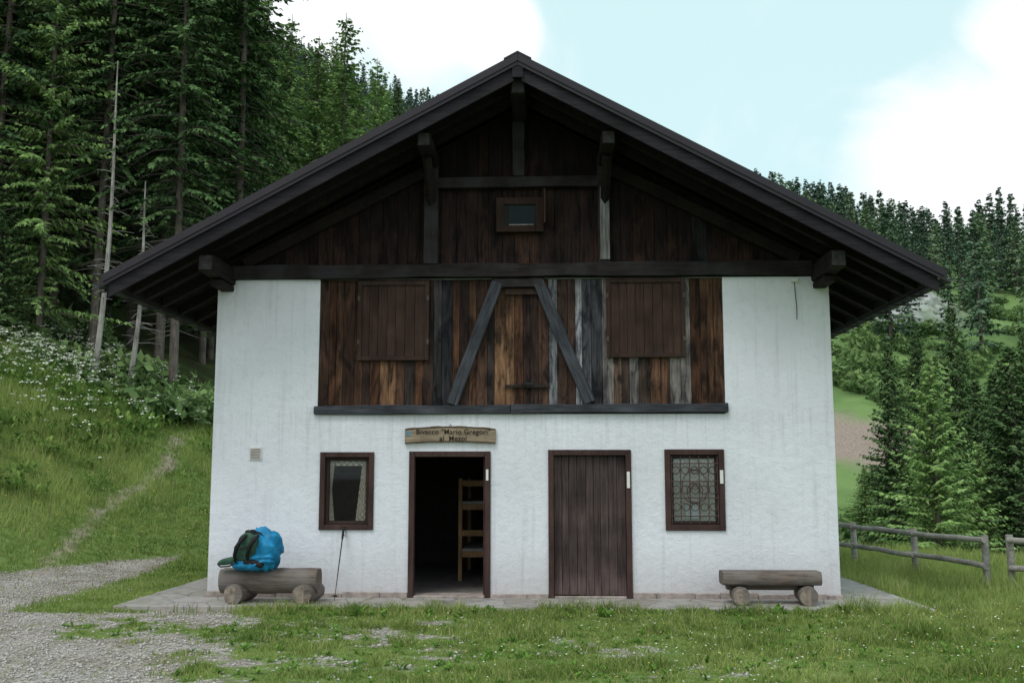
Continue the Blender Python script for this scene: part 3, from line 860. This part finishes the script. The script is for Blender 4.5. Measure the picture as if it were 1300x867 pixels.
mb.box((-.10, -.012, 4.15), (.52, .008, 4.235), (.04, .024, .018)); mb.box((-.10, -.016, 2.86), (.52, .008, 2.90), (.03, .025, .022))
mb.box((.14, -.03, 2.89), (.30, -.016, 2.93), (.03, .03, .035))
mb.obj('loft_door_battens', M_trim, hut, bevel=.004)
def shutter(name, x0, x1, z0, z1):
    def pal(x): return ((.052, .030, .024), lambda t: 1.0)
    planks(name+'_boards', x0+.05, x1-.05, lambda x: z0+.04, lambda x: z1-.04, -.005, pal, .10, .14, hut, M_trim, jit=.003, th=.02)
    c = (.046, .028, .023); mb = MB()
    mb.box((x0, -.034, z0), (x0+.055, .012, z1), c); mb.box((x1-.055, -.034, z0), (x1, .012, z1), c)
    mb.box((x0+.057, -.032, z1-.06), (x1-.057, .012, z1), c); mb.box((x0+.057, -.032, z0), (x1-.057, .012, z0+.06), c)
    for zz in (z0+.22, z1-.28):
        for xx in (x0, x1-.03):
            mb.box((xx-.003, -.045, zz), (xx+.033, -.034, zz+.07), (.09, .07, .06))
    mb.obj(name+'_frame', M_trim, hut, bevel=.004)
shutter('left_shutter', -2.14, -1.15, 3.24, 4.35)
shutter('right_shutter', 1.30, 2.38, 3.27, 4.37)

mb = MB(); c = (.040, .022, .017)
mb.box((-.22, -.06, 5.03), (-.11, .03, 5.52), c); mb.box((.33, -.06, 5.03), (.44, .03, 5.52), c)
mb.box((-.108, -.06, 5.42), (.328, .03, 5.52), c); mb.box((-.108, -.06, 5.03), (.328, .03, 5.12), c)
mb.box((.445, -.30, 5.10), (.47, -.06, 5.58), c)
mb.obj('attic_window_frame', M_trim, hut, bevel=.004)
M_glass, nt = newmat('window_glass')
g_ = nt.nodes.new('ShaderNodeBsdfGlossy'); g_.inputs['Roughness'].default_value = .03; tr = nt.nodes.new('ShaderNodeBsdfTransparent')
tr.inputs[0].default_value = (.85, .9, .88, 1)
fr = nt.nodes.new('ShaderNodeFresnel'); fr.inputs[0].default_value = 1.45; mx = nt.nodes.new('ShaderNodeMixShader')
nt.links.new(fr.outputs[0], mx.inputs[0]); nt.links.new(tr.outputs[0], mx.inputs[1]); nt.links.new(g_.outputs[0], mx.inputs[2])
o_ = nt.nodes.new('ShaderNodeOutputMaterial'); nt.links.new(mx.outputs[0], o_.inputs[0])
M_dglass = plain('dark_glass', (.010, .020, .022), .2, .1, spec=.08, bump=.01)
mb = MB(); mb.box((-.108, -.03, 5.122), (.328, -.01, 5.418)); mb.obj('attic_glass', M_dglass, hut)
mb = MB(); mb.box((-.075, -.045, 5.13), (-.05, -.032, 5.41), (.03, .02, .015)); mb.box((-.04, -.045, 5.125), (.30, -.032, 5.14), (.25, .24, .23)); mb.obj('attic_sash', M_trim, hut)

def slope_board(mb, side, xa, xb, t, b, y0, y1, tint=None):
    P = []
    for y in (y0, y1):
        for d, off in ((xa, t), (xb, t), (xb, b), (xa, b)):
            P.append((XA+side*d, y, ZA-SL*d+off))
    f = [(0, 1, 2, 3), (7, 6, 5, 4), (0, 4, 5, 1), (1, 5, 6, 2), (2, 6, 7, 3), (3, 7, 4, 0)]
    if side > 0: f = [q[::-1] for q in f]
    mb.add(P, f, tint)
YF, YB = -1.20, DEP+.9
mb = MB()
for sd in (-1, 1): slope_board(mb, sd, 0.0, 5.28, -.045, -.10, YF+.01, YB)
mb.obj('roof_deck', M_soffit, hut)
mb = MB()
for sd in (-1, 1):
    slope_board(mb, sd, 0.0, 5.34, 0, -.04, YF+.035, YB+.03)
    y = YF+.3
    while y < YB: slope_board(mb, sd, .02, 5.33, .028, .001, y, y+.03); y += .42
mb.obj('sheet_metal_roofing', M_metal, hut)
mb = MB()
for sd in (-1, 1): slope_board(mb, sd, 0.002, 5.36, .035, -.125, YF-.03, YF+.005)
mb.obj('verge_flashing', M_metal, hut)
mb = MB()
for sd in (-1, 1): slope_board(mb, sd, 0.002, 5.33, -.03, -.075, YF-.045, YF-.031)
mb.obj('verge_flashing_fold', M_metal, hut)
mb = MB()
for sd in (-1, 1):
    slope_board(mb, sd, 0.05, 5.27, -.127, -.30, YF+.012, YF+.05)
for sd in (-1, 1): slope_board(mb, sd, .002, 5.26, -.101, -.20, YF+.052, YF+.12)
mb.obj('barge_boards', M_barge, hut)
mb = MB()
for sd in (-1, 1): slope_board(mb, sd, 0.0, .18, .06, .036, YF-.035, YB+.03)
mb.obj('ridge_cap', M_metal, hut)
mb = MB(); mb.box((XA-.07, YF-.02, ZA-.29), (XA+.07, YF+.011, ZA-.13), (1, 1, 1)); mb.obj('ridge_block', M_barge, hut)
mb = MB()
for y in [-.72, -.25]+[.35+.72*i for i in range(13)]:
    for sd in (-1, 1): slope_board(mb, sd, .06, 5.16, -.102, -.235, y, y+.11)
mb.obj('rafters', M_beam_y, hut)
mb = MB()
d = .2
while d < 5.2:
    for sd in (-1, 1): slope_board(mb, sd, d, d+.012, -.1005, -.108, YF+.13, YB-.05)
    d += .17
mb.obj('soffit_joints', M_black, hut)
def purlin(name, x, z, w, h, ye):
    mb = MB(); seg = 8; vs = []; fs = []
    for k in range(seg+1):
        y = ye+(DEP+.6-ye)*k/seg; cut = .03 if k == 0 else 0
        vs += [(x-w/2, y, z-h/2+cut), (x+w/2, y, z-h/2+cut), (x+w/2, y, z+h/2), (x-w/2, y, z+h/2)]
    for k in range(seg):
        o = 4*k
        for a in range(4): b = (a+1) % 4; fs.append((o+a, o+b, o+4+b, o+4+a)[::-1])
    fs.append((0, 1, 2, 3)); mb.add(vs, fs)
    return mb.obj(name, M_beam_y, hut, bevel=.03)
M_endg = plain('sawn_beam_end', (.040, .038, .040), .9, .4, 14)
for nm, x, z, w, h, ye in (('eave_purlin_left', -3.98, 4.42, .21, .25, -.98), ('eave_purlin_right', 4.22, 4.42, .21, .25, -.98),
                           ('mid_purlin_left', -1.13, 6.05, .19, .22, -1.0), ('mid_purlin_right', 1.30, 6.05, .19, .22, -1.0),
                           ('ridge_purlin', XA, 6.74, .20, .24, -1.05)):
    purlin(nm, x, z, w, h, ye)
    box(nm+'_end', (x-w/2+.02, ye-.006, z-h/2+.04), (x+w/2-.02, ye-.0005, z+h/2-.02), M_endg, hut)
for x in (-1.13, 1.30):
    v, f = tube('', [(x, -.06, 5.45), (x, -.62, 5.93)], .07, None, n=4, ret=True)
    mb = MB(); mb.add(v, f); mb.obj('knee_brace', M_beam_y, hut, bevel=.01)
for x in (-3.98, 4.22):
    mb = MB(); mb.box((x-.09, -.55, 4.21), (x+.09, -.001, 4.293)); mb.obj('corbel', M_beam_y, hut, bevel=.02)
for sd, nm in ((-1, 'left'), (1, 'right')):
    mb = MB(); slope_board(mb, sd, 5.17, 5.20, -.102, -.22, YF+.13, YB-.02); mb.obj('eave_fascia_'+nm, M_beam_y, hut)
    cx = XA+sd*5.40; cz = ZA-SL*5.40-.045; rad = .065; vs = []; fs = []; n = 10
    for y in (YF-.02, YB):
        for q in (rad, rad-.006):
            for k in range(n+1):
                a = math.pi+math.pi*k/n; vs.append((cx+q*math.cos(a), y, cz+q*math.sin(a)))
    m = n+1
    for k in range(n):
        fs += [(k, k+1, 2*m+k+1, 2*m+k), (m+k, 3*m+k, 3*m+k+1, m+k+1), (k, m+k, m+k+1, k+1), (2*m+k, 2*m+k+1, 3*m+k+1, 3*m+k)]
    fs += [(0, 2*m, 3*m, m), (n, m+n, 3*m+n, 2*m+n)]
    mesh_obj('gutter_'+nm, vs, fs, M_metal, hut)
    mb = MB(); y = YF+.2
    while y < YB:
        x0, x1 = sorted((XA+sd*5.18, cx+sd*.07)); mb.box((x0, y, cz-.09), (x1, y+.025, cz-.068)); y += .72
    mb.obj('gutter_brackets_'+nm, M_metal, hut)

def frame(name, x0, x1, z0, z1, w, y0, y1, mat=M_frame, sill=False):
    mb = MB()
    mb.box((x0, y0, z0), (x0+w, y1, z1)); mb.box((x1-w, y0, z0), (x1, y1, z1))
    mb.box((x0+w+.001, y0+.003, z1-w), (x1-w-.001, y1, z1))
    if sill: mb.box((x0+w+.001, y0+.003, z0), (x1-w-.001, y1, z0+w))
    return mb.obj(name, mat, hut, bevel=.006)
frame('window_left_frame', -2.62, -1.88, .94, 1.985, .07, -.03, .06, sill=True)
frame('window_right_frame', 2.06, 2.86, .94, 2.02, .075, -.03, .06, sill=True)
frame('door_left_frame', -1.40, -.29, .055, 1.995, .075, -.03, .10)
frame('door_right_frame', .49, 1.61, .055, 2.015, .075, -.03, .10)
mb = MB(); mb.box((-1.323, -.02, .04), (-.367, .37, .075)); mb.box((.567, -.02, .04), (1.533, .37, .075)); mb.obj('thresholds', M_plinth, hut, bevel=.01)
M_sash = wood('sash_wood', (.04, .025, .021), 'z', .6, 1.3, .6)
frame('window_left_sash', -2.548, -1.952, 1.012, 1.913, .045, .03, .075, M_sash, True)
frame('window_right_sash', 2.137, 2.783, 1.017, 1.943, .045, .03, .075, M_sash, True)
for nm, a, b in (('window_left_glass', -2.50, -2.0), ('window_right_glass', 2.185, 2.735)):
    mesh_obj(nm, [(a, .05, 1.06), (b, .05, 1.06), (b, .05, 1.90), (a, .05, 1.90)], [(0, 1, 2, 3)], M_glass, hut)
def mat_curtain(name, a, b, sc):
    m, nt = newmat(name); c = coords(nt)
    ch = nt.nodes.new('ShaderNodeTexChecker'); ch.inputs['Scale'].default_value = sc
    ch.inputs['Color1'].default_value = (*a, 1); ch.inputs['Color2'].default_value = (*b, 1); nt.links.new(c, ch.inputs['Vector'])
    finish(nt, ch.outputs['Color'], .9); return m
M_cur = mat_curtain('check_curtain', (.78, .74, .68), (.55, .40, .34), 24)
M_cur2 = mat_curtain('lace_curtain', (.82, .80, .78), (.64, .60, .58), 24)
def curtain(name, fa, fb, z0, z1, y, mat):
    vs = []; fs = []; n = 26; m = 10
    for j in range(m+1):
        t = j/m; z = z1+(z0-z1)*t; a = fa(t); b = fb(t)
        for i in range(n+1):
            u = i/n; vs.append((a+(b-a)*u, y+.012*math.sin(u*n*.95), z))
    for j in range(m):
        for i in range(n): o = j*(n+1)+i; fs.append((o, o+1, o+n+2, o+n+1))
    mesh_obj(name, vs, fs, mat, hut, True)
curtain('curtain_left_a', lambda t: -2.50, lambda t: -2.47+.04*abs(2*t-1), 1.06, 1.9, .085, M_cur)
curtain('curtain_left_b', lambda t: -2.00-.05-.09*t, lambda t: -1.99, 1.06, 1.9, .085, M_cur)
curtain('curtain_left_valance', lambda t: -2.50, lambda t: -2.0, 1.80, 1.9, .11, M_cur)
curtain('curtain_right', lambda t: 2.15, lambda t: 2.75, 1.05, 1.92, .085, M_cur2)
mb = MB(); mb.box((2.34, .055, 1.09), (2.52, .06, 1.27)); mb.obj('notice_paper', plain('paper', (.80, .82, .88), .7, .05), hut)
gm = MB()
def addt(p, r, n=5, closed=False):
    v, f = tube('', p, r, None, n=n, closed=closed, ret=True); gm.add(v, f)
gx0, gx1, gz0, gz1 = 2.15, 2.77, 1.03, 1.93
for i in range(6):
    x = gx0+(gx1-gx0)*i/5; addt([(x, .0, gz0), (x, .0, gz1)], .008)
for z in (gz0+.1, gz0+.34, gz0+.56, gz1-.1): addt([(gx0-.03, -.006, z), (gx1+.03, -.006, z)], .008)
for i in range(5):
    xc = gx0+(gx1-gx0)*(i+.5)/5
    for zc, r0 in ((gz0+.45, .055), (gz1-.19, .05), (gz0+.22, .05)):
        addt([(xc+r0*math.cos(t), -.012, zc+r0*math.sin(t)) for t in np.linspace(0, 6.283, 13)[:-1]], .007, 4, True)
gcx = (gx0+gx1)/2
for sg in (-1, 1):
    addt([(gcx+sg*(.03+.13*(t/9))*math.cos(t*.62), -.02, gz0+.45+(.03+.13*(t/9))*math.sin(t*.62)*1.3) for t in range(14)], .008, 4)
gm.obj('window_grille', plain('grille_iron', (.09, .055, .055), .5, .2), hut)

def pald(x): return ((.068, .049, .047), lambda t: 1.0+2.8*max(0, .2-t))
planks('door_right_leaf', .568, 1.532, lambda x: .085, lambda x: 1.935, .045, pald, .085, .12, hut, M_doorw, 6, .03, .004)
mb = MB(); mb.box((.60, .028, .09), (1.0, .04, .092)); mb.obj('door_seam', M_black, hut)
box('door_right_lock_plate', (1.548, -.045, 1.50), (1.59, -.031, 1.72), M_white, hut)
tube('door_right_pull', [(1.47, .02, .98), (1.47, -.02, .98), (1.47, -.02, 1.10), (1.47, .02, 1.10)], .009, M_iron, hut)
mb = MB(); mb.box((-.395, .11, .08), (-.345, 1.02, 1.92)); mb.obj('door_left_leaf', M_frame, hut, bevel=.005)
box('door_left_strike', (-.352, -.044, 1.60), (-.318, -.031, 1.75), M_white, hut)
box('window_right_vent', (2.795, -.046, 1.56), (2.84, -.031, 1.74), M_white, hut)
mb = MB(); mb.box((-3.60, -.02, 1.88), (-3.43, -.001, 2.06)); mb.obj('vent_frame', M_white, hut, bevel=.004)
mb = MB()
for i in range(7): mb.box((-3.585, -.026, 1.895+.021*i), (-3.445, -.0205, 1.907+.021*i))
mb.obj('vent_louvres', plain('vent_grey', (.30, .27, .24), .7), hut)
tube('cable', [(3.88, -.02, 4.34), (3.885, -.03, 4.15), (3.90, -.03, 3.95), (3.895, -.03, 3.78)], .006, M_iron, hut, 5)
box('cable_socket', (3.83, -.05, 4.30), (3.93, -.001, 4.36), M_white, hut)
bk = MB()
bx0, bx1, by0, by1 = -.90, -.25, 2.0, 3.9
for x in (bx0, bx1-.06):
    for y in (by0, by1-.06): bk.box((x, y, .06), (x+.06, y+.06, 1.62))
for z in (.42, .74, 1.14, 1.50):
    bk.box((bx0+.061, by0+.01, z), (bx1-.061, by0+.04, z+.09))
for z in (.35, 1.12): bk.box((bx0+.005, by0+.065, z), (bx0+.035, by1-.065, z+.12)); bk.box((bx1-.035, by0+.065, z), (bx1-.005, by1-.065, z+.12))
bk.obj('bunk_frame', M_pine, hut, bevel=.004)
mb = MB(); mb.box((bx0+.04, by0+.05, .45), (bx1-.04, by1-.07, .55)); mb.box((bx0+.04, by0+.05, 1.17), (bx1-.04, by1-.07, 1.27)); mb.obj('bunk_mattresses', plain('mattress', (.35, .34, .36), .9), hut, bevel=.02)

ap = group('paved_apron', (0, 0, 0), ROT)
mb = MB(); mb.box((-4.98, -1.0, -.1), (5.22, -.04, .052)); mb.box((-4.98, -.039, -.1), (XL-.025, 9.4, .051)); mb.box((XR+.025, -.039, -.1), (5.22, 9.4, .051))
mb.obj('paving', M_pave, ap, bevel=.01)

# ------------------------------------------------------------------ sign board
sg = group('wooden_sign', (0, 0, 0), ROT)
n = 24; vs = []; fs = []
for y in (-.045, -.004):
    for i in range(n+1):
        t = i/n; x = -1.46+1.24*t; arc = .035*(1-(2*t-1)**2); w = .012*math.sin(t*29)*.4
        vs += [(x, y, 2.10+arc*.6+w), (x, y, 2.30+arc+.006*math.sin(t*23))]
m = 2*(n+1)
for i in range(n):
    o = 2*i
    fs += [(o, o+2, o+3, o+1), (m+o, m+o+1, m+o+3, m+o+2), (o+1, o+3, m+o+3, m+o+1), (o, m+o, m+o+2, o+2)]
fs += [(0, 1, m+1, m), (2*n, m+2*n, m+2*n+1, 2*n+1)]
mesh_obj('board', vs, fs, M_signw, sg)
mb = MB()
for i in range(n):
    t0, t1 = i/n, (i+1)/n
    for top in (0, 1):
        def zz(t): a = .035*(1-(2*t-1)**2); return (2.10+a*.6+.008) if top == 0 else (2.30+a-.010)
        xa_, xb_ = -1.455+1.23*t0, -1.455+1.23*t1
        h_ = .008
        mb.add([(xa_, -.049, zz(t0)-h_), (xb_, -.049, zz(t1)-h_), (xb_, -.049, zz(t1)+h_), (xa_, -.049, zz(t0)+h_)], [(0, 1, 2, 3)])
mb.obj('burnt_edge', plain('burnt_edge', (.07, .045, .03), .8, .4, 30), sg)
def text(body, size, x, z, mat, parent, y=-.052):
    cu = bpy.data.curves.new('t', 'FONT'); cu.body = body; cu.size = size; cu.align_x = 'CENTER'; cu.extrude = .001; cu.offset = .0004; cu.space_character = 1.06
    o = bpy.data.objects.new('tmp', cu); COL.objects.link(o)
    dg = bpy.context.evaluated_depsgraph_get(); dg.update()
    me = bpy.data.meshes.new_from_object(o.evaluated_get(dg)); bpy.data.objects.remove(o)
    me.materials.clear(); me.materials.append(mat)
    ob = bpy.data.objects.new('lettering', me); link(ob, parent); ob.location = (x, y, z); ob.rotation_euler = (R(90), 0, 0)
text('Bivacco "Mario Gregori"', .096, -.80, 2.228, M_txt, sg)
text('al  Mezol', .096, -.80, 2.138, M_txt, sg)
box('emblem', (-1.44, -.05, 2.20), (-1.38, -.0455, 2.27), plain('emblem_blue', (.12, .25, .30), .6), sg)
tube('hanger', [(-.86, -.02, 2.32), (-.84, -.03, 2.365), (-.82, -.02, 2.32)], .006, M_iron, sg, 5)

# ------------------------------------------------------------------ benches
def log_bench(name, x0, x1, y, top, thick, sup, plank=False):
    g = group(name, (0, 0, 0), ROT)
    n = 18; seg = 10; vs = []; fs = []
    ry = .19 if not plank else .18
    for k in range(seg+1):
        x = x0+(x1-x0)*k/seg
        w = 1+.04*math.sin(k*1.7)
        for i in range(n):
            a = 2*math.pi*i/n
            yy = ry*w*math.cos(a); zz = thick*.62*w*math.sin(a)
            zc = top-thick*.55
            z = min(zc+zz*1.15, top+.004*math.sin(k*2+i)) if not plank else zc+max(-thick*.5, min(thick*.55, zz*1.6))
            vs.append((x, y+yy, z))
    for k in range(seg):
        for i in range(n): j = (i+1) % n; fs.append((k*n+i, k*n+j, (k+1)*n+j, (k+1)*n+i))
    fs += [tuple(range(n))[::-1], tuple(seg*n+i for i in range(n))]
    o = mesh_obj('seat', vs, fs, M_log, g, True); o.modifiers.new('e', 'EDGE_SPLIT').split_angle = R(40)
    for q, (xc, r) in enumerate(sup):
        tube('support_log_%d' % (q+1), [(xc+.01*i, y-.27+.09*i, .05+r) for i in range(7)], r, M_log, g, 16, wob=.035)
        tube('support_end_%d' % (q+1), [(xc, y-.273, .05+r), (xc, y-.268, .05+r)], r*.9, M_logend, g, 16, wob=.03)
    return g
b1 = log_bench('log_bench', -3.74, -2.48, -.55, .475, .25, [(-3.52, .125), (-2.64, .125)])
b2 = log_bench('log_bench', 2.70, 3.94, -.50, .46, .16, [(2.90, .115), (3.74, .12)], True)
box('under_board', (2.78, -.42, .21), (3.9, -.30, .30), M_log, b2, .02)

# ------------------------------------------------------------------ backpack
bp = group('backpack', (-3.28, -.56, .47), R(-2))
def blob(name, c, rad, mat, parent, p=2.6, wr=.05, seed=0, n=48, rot=None):
    vs = []; fs = []; m = n//2
    for j in range(m+1):
        ph = -math.pi/2+math.pi*j/m
        for i in range(n):
            th = 2*math.pi*i/n
            f = lambda v: math.copysign(abs(v)**(2/p), v)
            x = f(math.cos(ph))*f(math.cos(th)); y = f(math.cos(ph))*f(math.sin(th)); z = f(math.sin(ph))
            k = 1+wr*(float(fbm(x*2.2+seed+z, y*2.2+z*3+seed, 4))-.5)*2
            v = Vector((x*rad[0]*k, y*rad[1]*k, z*rad[2]*k))
            if rot: v = rot @ v
            vs.append(v+Vector(c))
    for j in range(m):
        for i in range(n): l = (i+1) % n; fs.append((j*n+i, j*n+l, (j+1)*n+l, (j+1)*n+i))
    return mesh_obj(name, vs, fs, mat, parent, True)
M_blue = plain('blue_rain_cover', (.010, .22, .44), .55, .3, 9, bump=.8, spec=.3)
M_green = plain('green_fabric', (.035, .09, .06), .7, .3, 14)
M_blk = plain('black_webbing', (.012, .013, .014), .7, .3, 20)
blob('rain_cover', (0.07, .02, .255), (.235, .19, .255), M_blue, bp, 2.7, .32, 3, rot=Matrix.Rotation(R(10), 3, 'Y'))
blob('rain_cover_skirt', (-.02, -.06, .10), (.27, .17, .10), M_blue, bp, 2.4, .35, 8, rot=Matrix.Rotation(R(-8), 3, 'Y'))
blob('back_panel', (-.10, -.15, .29), (.13, .07, .19), M_green, bp, 3.2, .15, 5, rot=Matrix.Rotation(R(22), 3, 'Y'))
blob('hip_belt_left', (-.33, -.10, .12), (.15, .05, .045), M_green, bp, 2.6, .2, 6, rot=Matrix.Rotation(R(-12), 3, 'Y'))
blob('hip_belt_right', (.0, -.19, .10), (.14, .045, .045), M_blk, bp, 2.6, .2, 7, rot=Matrix.Rotation(R(12), 3, 'Y'))
blob('top_lid', (-.03, -.08, .455), (.12, .09, .045), M_blk, bp, 2.4, .2, 9, rot=Matrix.Rotation(R(12), 3, 'Y'))
for q, dx in enumerate((-.19, -.03)):
    pts = [(dx+.10, -.20, .45), (dx+.05, -.26, .40), (dx, -.28, .30), (dx-.03, -.26, .20), (dx-.04, -.20, .12)]
    tube('shoulder_strap_%d' % (q+1), pts, .024, M_blk, bp, 8, rs=[.018, .03, .032, .024, .014])
tube('haul_loop', [(-.06, -.15, .47), (-.04, -.17, .51), (.0, -.17, .51), (.02, -.15, .47)], .009, M_blk, bp, 6)
tube('chest_strap', [(-.22, -.285, .30), (-.12, -.30, .29), (-.03, -.285, .31)], .009, M_blk, bp, 6)
tube('loose_strap', [(-.20, -.20, .12), (-.30, -.2, .06), (-.42, -.18, .05), (-.46, -.17, .08)], .010, M_blk, bp, 6)

tp = group('trekking_pole', (0, 0, 0), ROT)
pole0 = Vector((-2.30, -.42, .06)); pole1 = Vector((-2.27, -.05, .98)); u = pole1-pole0
M_pole = plain('pole_black', (.03, .03, .035), .4, .2)
tube('shaft', [pole0, pole0+u*.5, pole0+u*.85], .008, M_pole, tp, 8, rs=[.004, .008, .009])
tube('grip', [pole0+u*.83, pole0+u*.88, pole0+u*.97, pole0+u*1.0], .016, M_blk, tp, 10, rs=[.013, .016, .015, .02])
tube('basket', [pole0+u*.055, pole0+u*.06], .032, M_blk, tp, 12)
tube('strap', [pole0+u*.99+Vector((0, -.005, 0)), pole0+u*.95+Vector((.04, -.02, 0)), pole0+u*.86+Vector((.05, -.02, 0)), pole0+u*.9+Vector((.01, -.01, 0))], .006, M_blk, tp, 5)

# ------------------------------------------------------------------ fence
fn = group('wooden_fence')
def fz(x, y): return float(H(x, y))
def post(x, y, h, r=.055):
    z = fz(x, y); tube('post', [(x, y, z-.2), (x+.01, y, z+h*.5), (x, y, z+h)], r, M_fence, fn, 10, wob=.05)
def rail(a, b, r=.045):
    a = Vector(a); b = Vector(b); N = 7; pts = [a.lerp(b, i/(N-1))+Vector((0, random.uniform(-.01, .01), random.uniform(-.012, .012))) for i in range(N)]
    tube('rail', pts, r, M_fence, fn, 9, wob=.05)
ps = [(7.17, 1.8), (6.87, 3.8), (6.56, 6.0), (6.25, 8.1)]
for x, y in ps: post(x, y, .76)
for (a, b) in zip(ps[:-1], ps[1:]):
    rail((a[0]-.07, a[1]-.15, fz(*a)+.70), (b[0]-.07, b[1]+.15, fz(*b)+.68)); rail((a[0]-.07, a[1]-.15, fz(*a)+.32), (b[0]-.07, b[1]+.15, fz(*b)+.34))
ps = [(7.46, 1.62), (9.1, -.1), (10.8, -1.8), (12.5, -3.4)]
for x, y in ps: post(x, y, .78)
for (a, b) in zip(ps[:-1], ps[1:]):
    rail((a[0]-.05, a[1]-.06, fz(*a)+.70), (b[0]-.05, b[1]-.06, fz(*b)+.66)); rail((a[0]-.05, a[1]-.06, fz(*a)+.30), (b[0]-.05, b[1]-.06, fz(*b)+.30))

# ------------------------------------------------------------------ light & sky
sun_el, sun_az = R(58), R(215)
w = bpy.data.worlds.new("World"); scene.world = w; w.use_nodes = True
nt = w.node_tree; nt.nodes.clear()
sky = nt.nodes.new('ShaderNodeTexSky'); sky.sky_type = 'NISHITA'; sky.sun_disc = False
sky.sun_elevation = sun_el; sky.sun_rotation = sun_az; sky.altitude = 1400; sky.air_density = 1.0; sky.dust_density = 2.0; sky.ozone_density = 1.0
tc = nt.nodes.new('ShaderNodeTexCoord')
nz = noisen(nt, tc.outputs['Generated'], 7, 7, .6, .5)
def lobe(d, r0, r1):
    v = Vector(d).normalized(); n = nt.nodes.new('ShaderNodeVectorMath'); n.operation = 'DOT_PRODUCT'
    nt.links.new(tc.outputs['Generated'], n.inputs[0]); n.inputs[1].default_value = v
    m = nt.nodes.new('ShaderNodeMapRange'); m.inputs[1].default_value = math.cos(r0); m.inputs[2].default_value = math.cos(r1)
    nt.links.new(n.outputs['Value'], m.inputs[0]); return m.outputs[0]
acc = lobe((.48, 1, .30), .14, .0)
for d, a, b in (((.53, 1, .45), .07, 0), ((-.10, 1, .47), .10, 0), ((-.20, 1, .50), .13, 0), ((-.03, 1, .45), .06, 0), ((.50, 1, .24), .12, 0), ((-.5, -.8, .7), .8, .1), ((.8, -.8, .5), .7, .1)):
    acc = mathn(nt, 'MAXIMUM', acc, lobe(d, a, b))
acc = mathn(nt, 'ADD', acc, mathn(nt, 'MULTIPLY', mathn(nt, 'SUBTRACT', nz, .5), 1.7))
mr = nt.nodes.new('ShaderNodeMapRange'); mr.interpolation_type = 'SMOOTHSTEP'; mr.inputs[1].default_value = .0; mr.inputs[2].default_value = .8
nt.links.new(acc, mr.inputs[0])
haze = mixc(nt, 'MIX', .88, sky.outputs[0], (4.9, 6.65, 6.75))
cl = mixc(nt, 'MIX', mr.outputs[0], haze, (7.1, 7.35, 7.5))
bg = nt.nodes.new('ShaderNodeBackground'); bg.inputs['Strength'].default_value = .15
nt.links.new(cl, bg.inputs[0]); wo = nt.nodes.new('ShaderNodeOutputWorld'); nt.links.new(bg.outputs[0], wo.inputs[0])

sl = bpy.data.lights.new('sun', 'SUN'); sl.energy = 1.5; sl.angle = R(25); sl.color = (1.0, .97, .92)
so = bpy.data.objects.new('sun', sl); link(so)
dv = Vector((math.sin(sun_az)*math.cos(sun_el), math.cos(sun_az)*math.cos(sun_el), math.sin(sun_el)))
so.rotation_euler = dv.to_track_quat('Z', 'Y').to_euler(); so.location = (-20, -30, 40)

cam = bpy.data.cameras.new('camera'); cam.lens = 36; cam.sensor_width = 36; cam.clip_end = 4000
co = bpy.data.objects.new('camera', cam); link(co); co.location = (0, -14, 1.7); co.rotation_euler = (R(90+7.32), 0, 0)
scene.camera = co
scene.view_settings.view_transform = 'Standard'; scene.view_settings.look = 'None'; scene.view_settings.exposure = 0
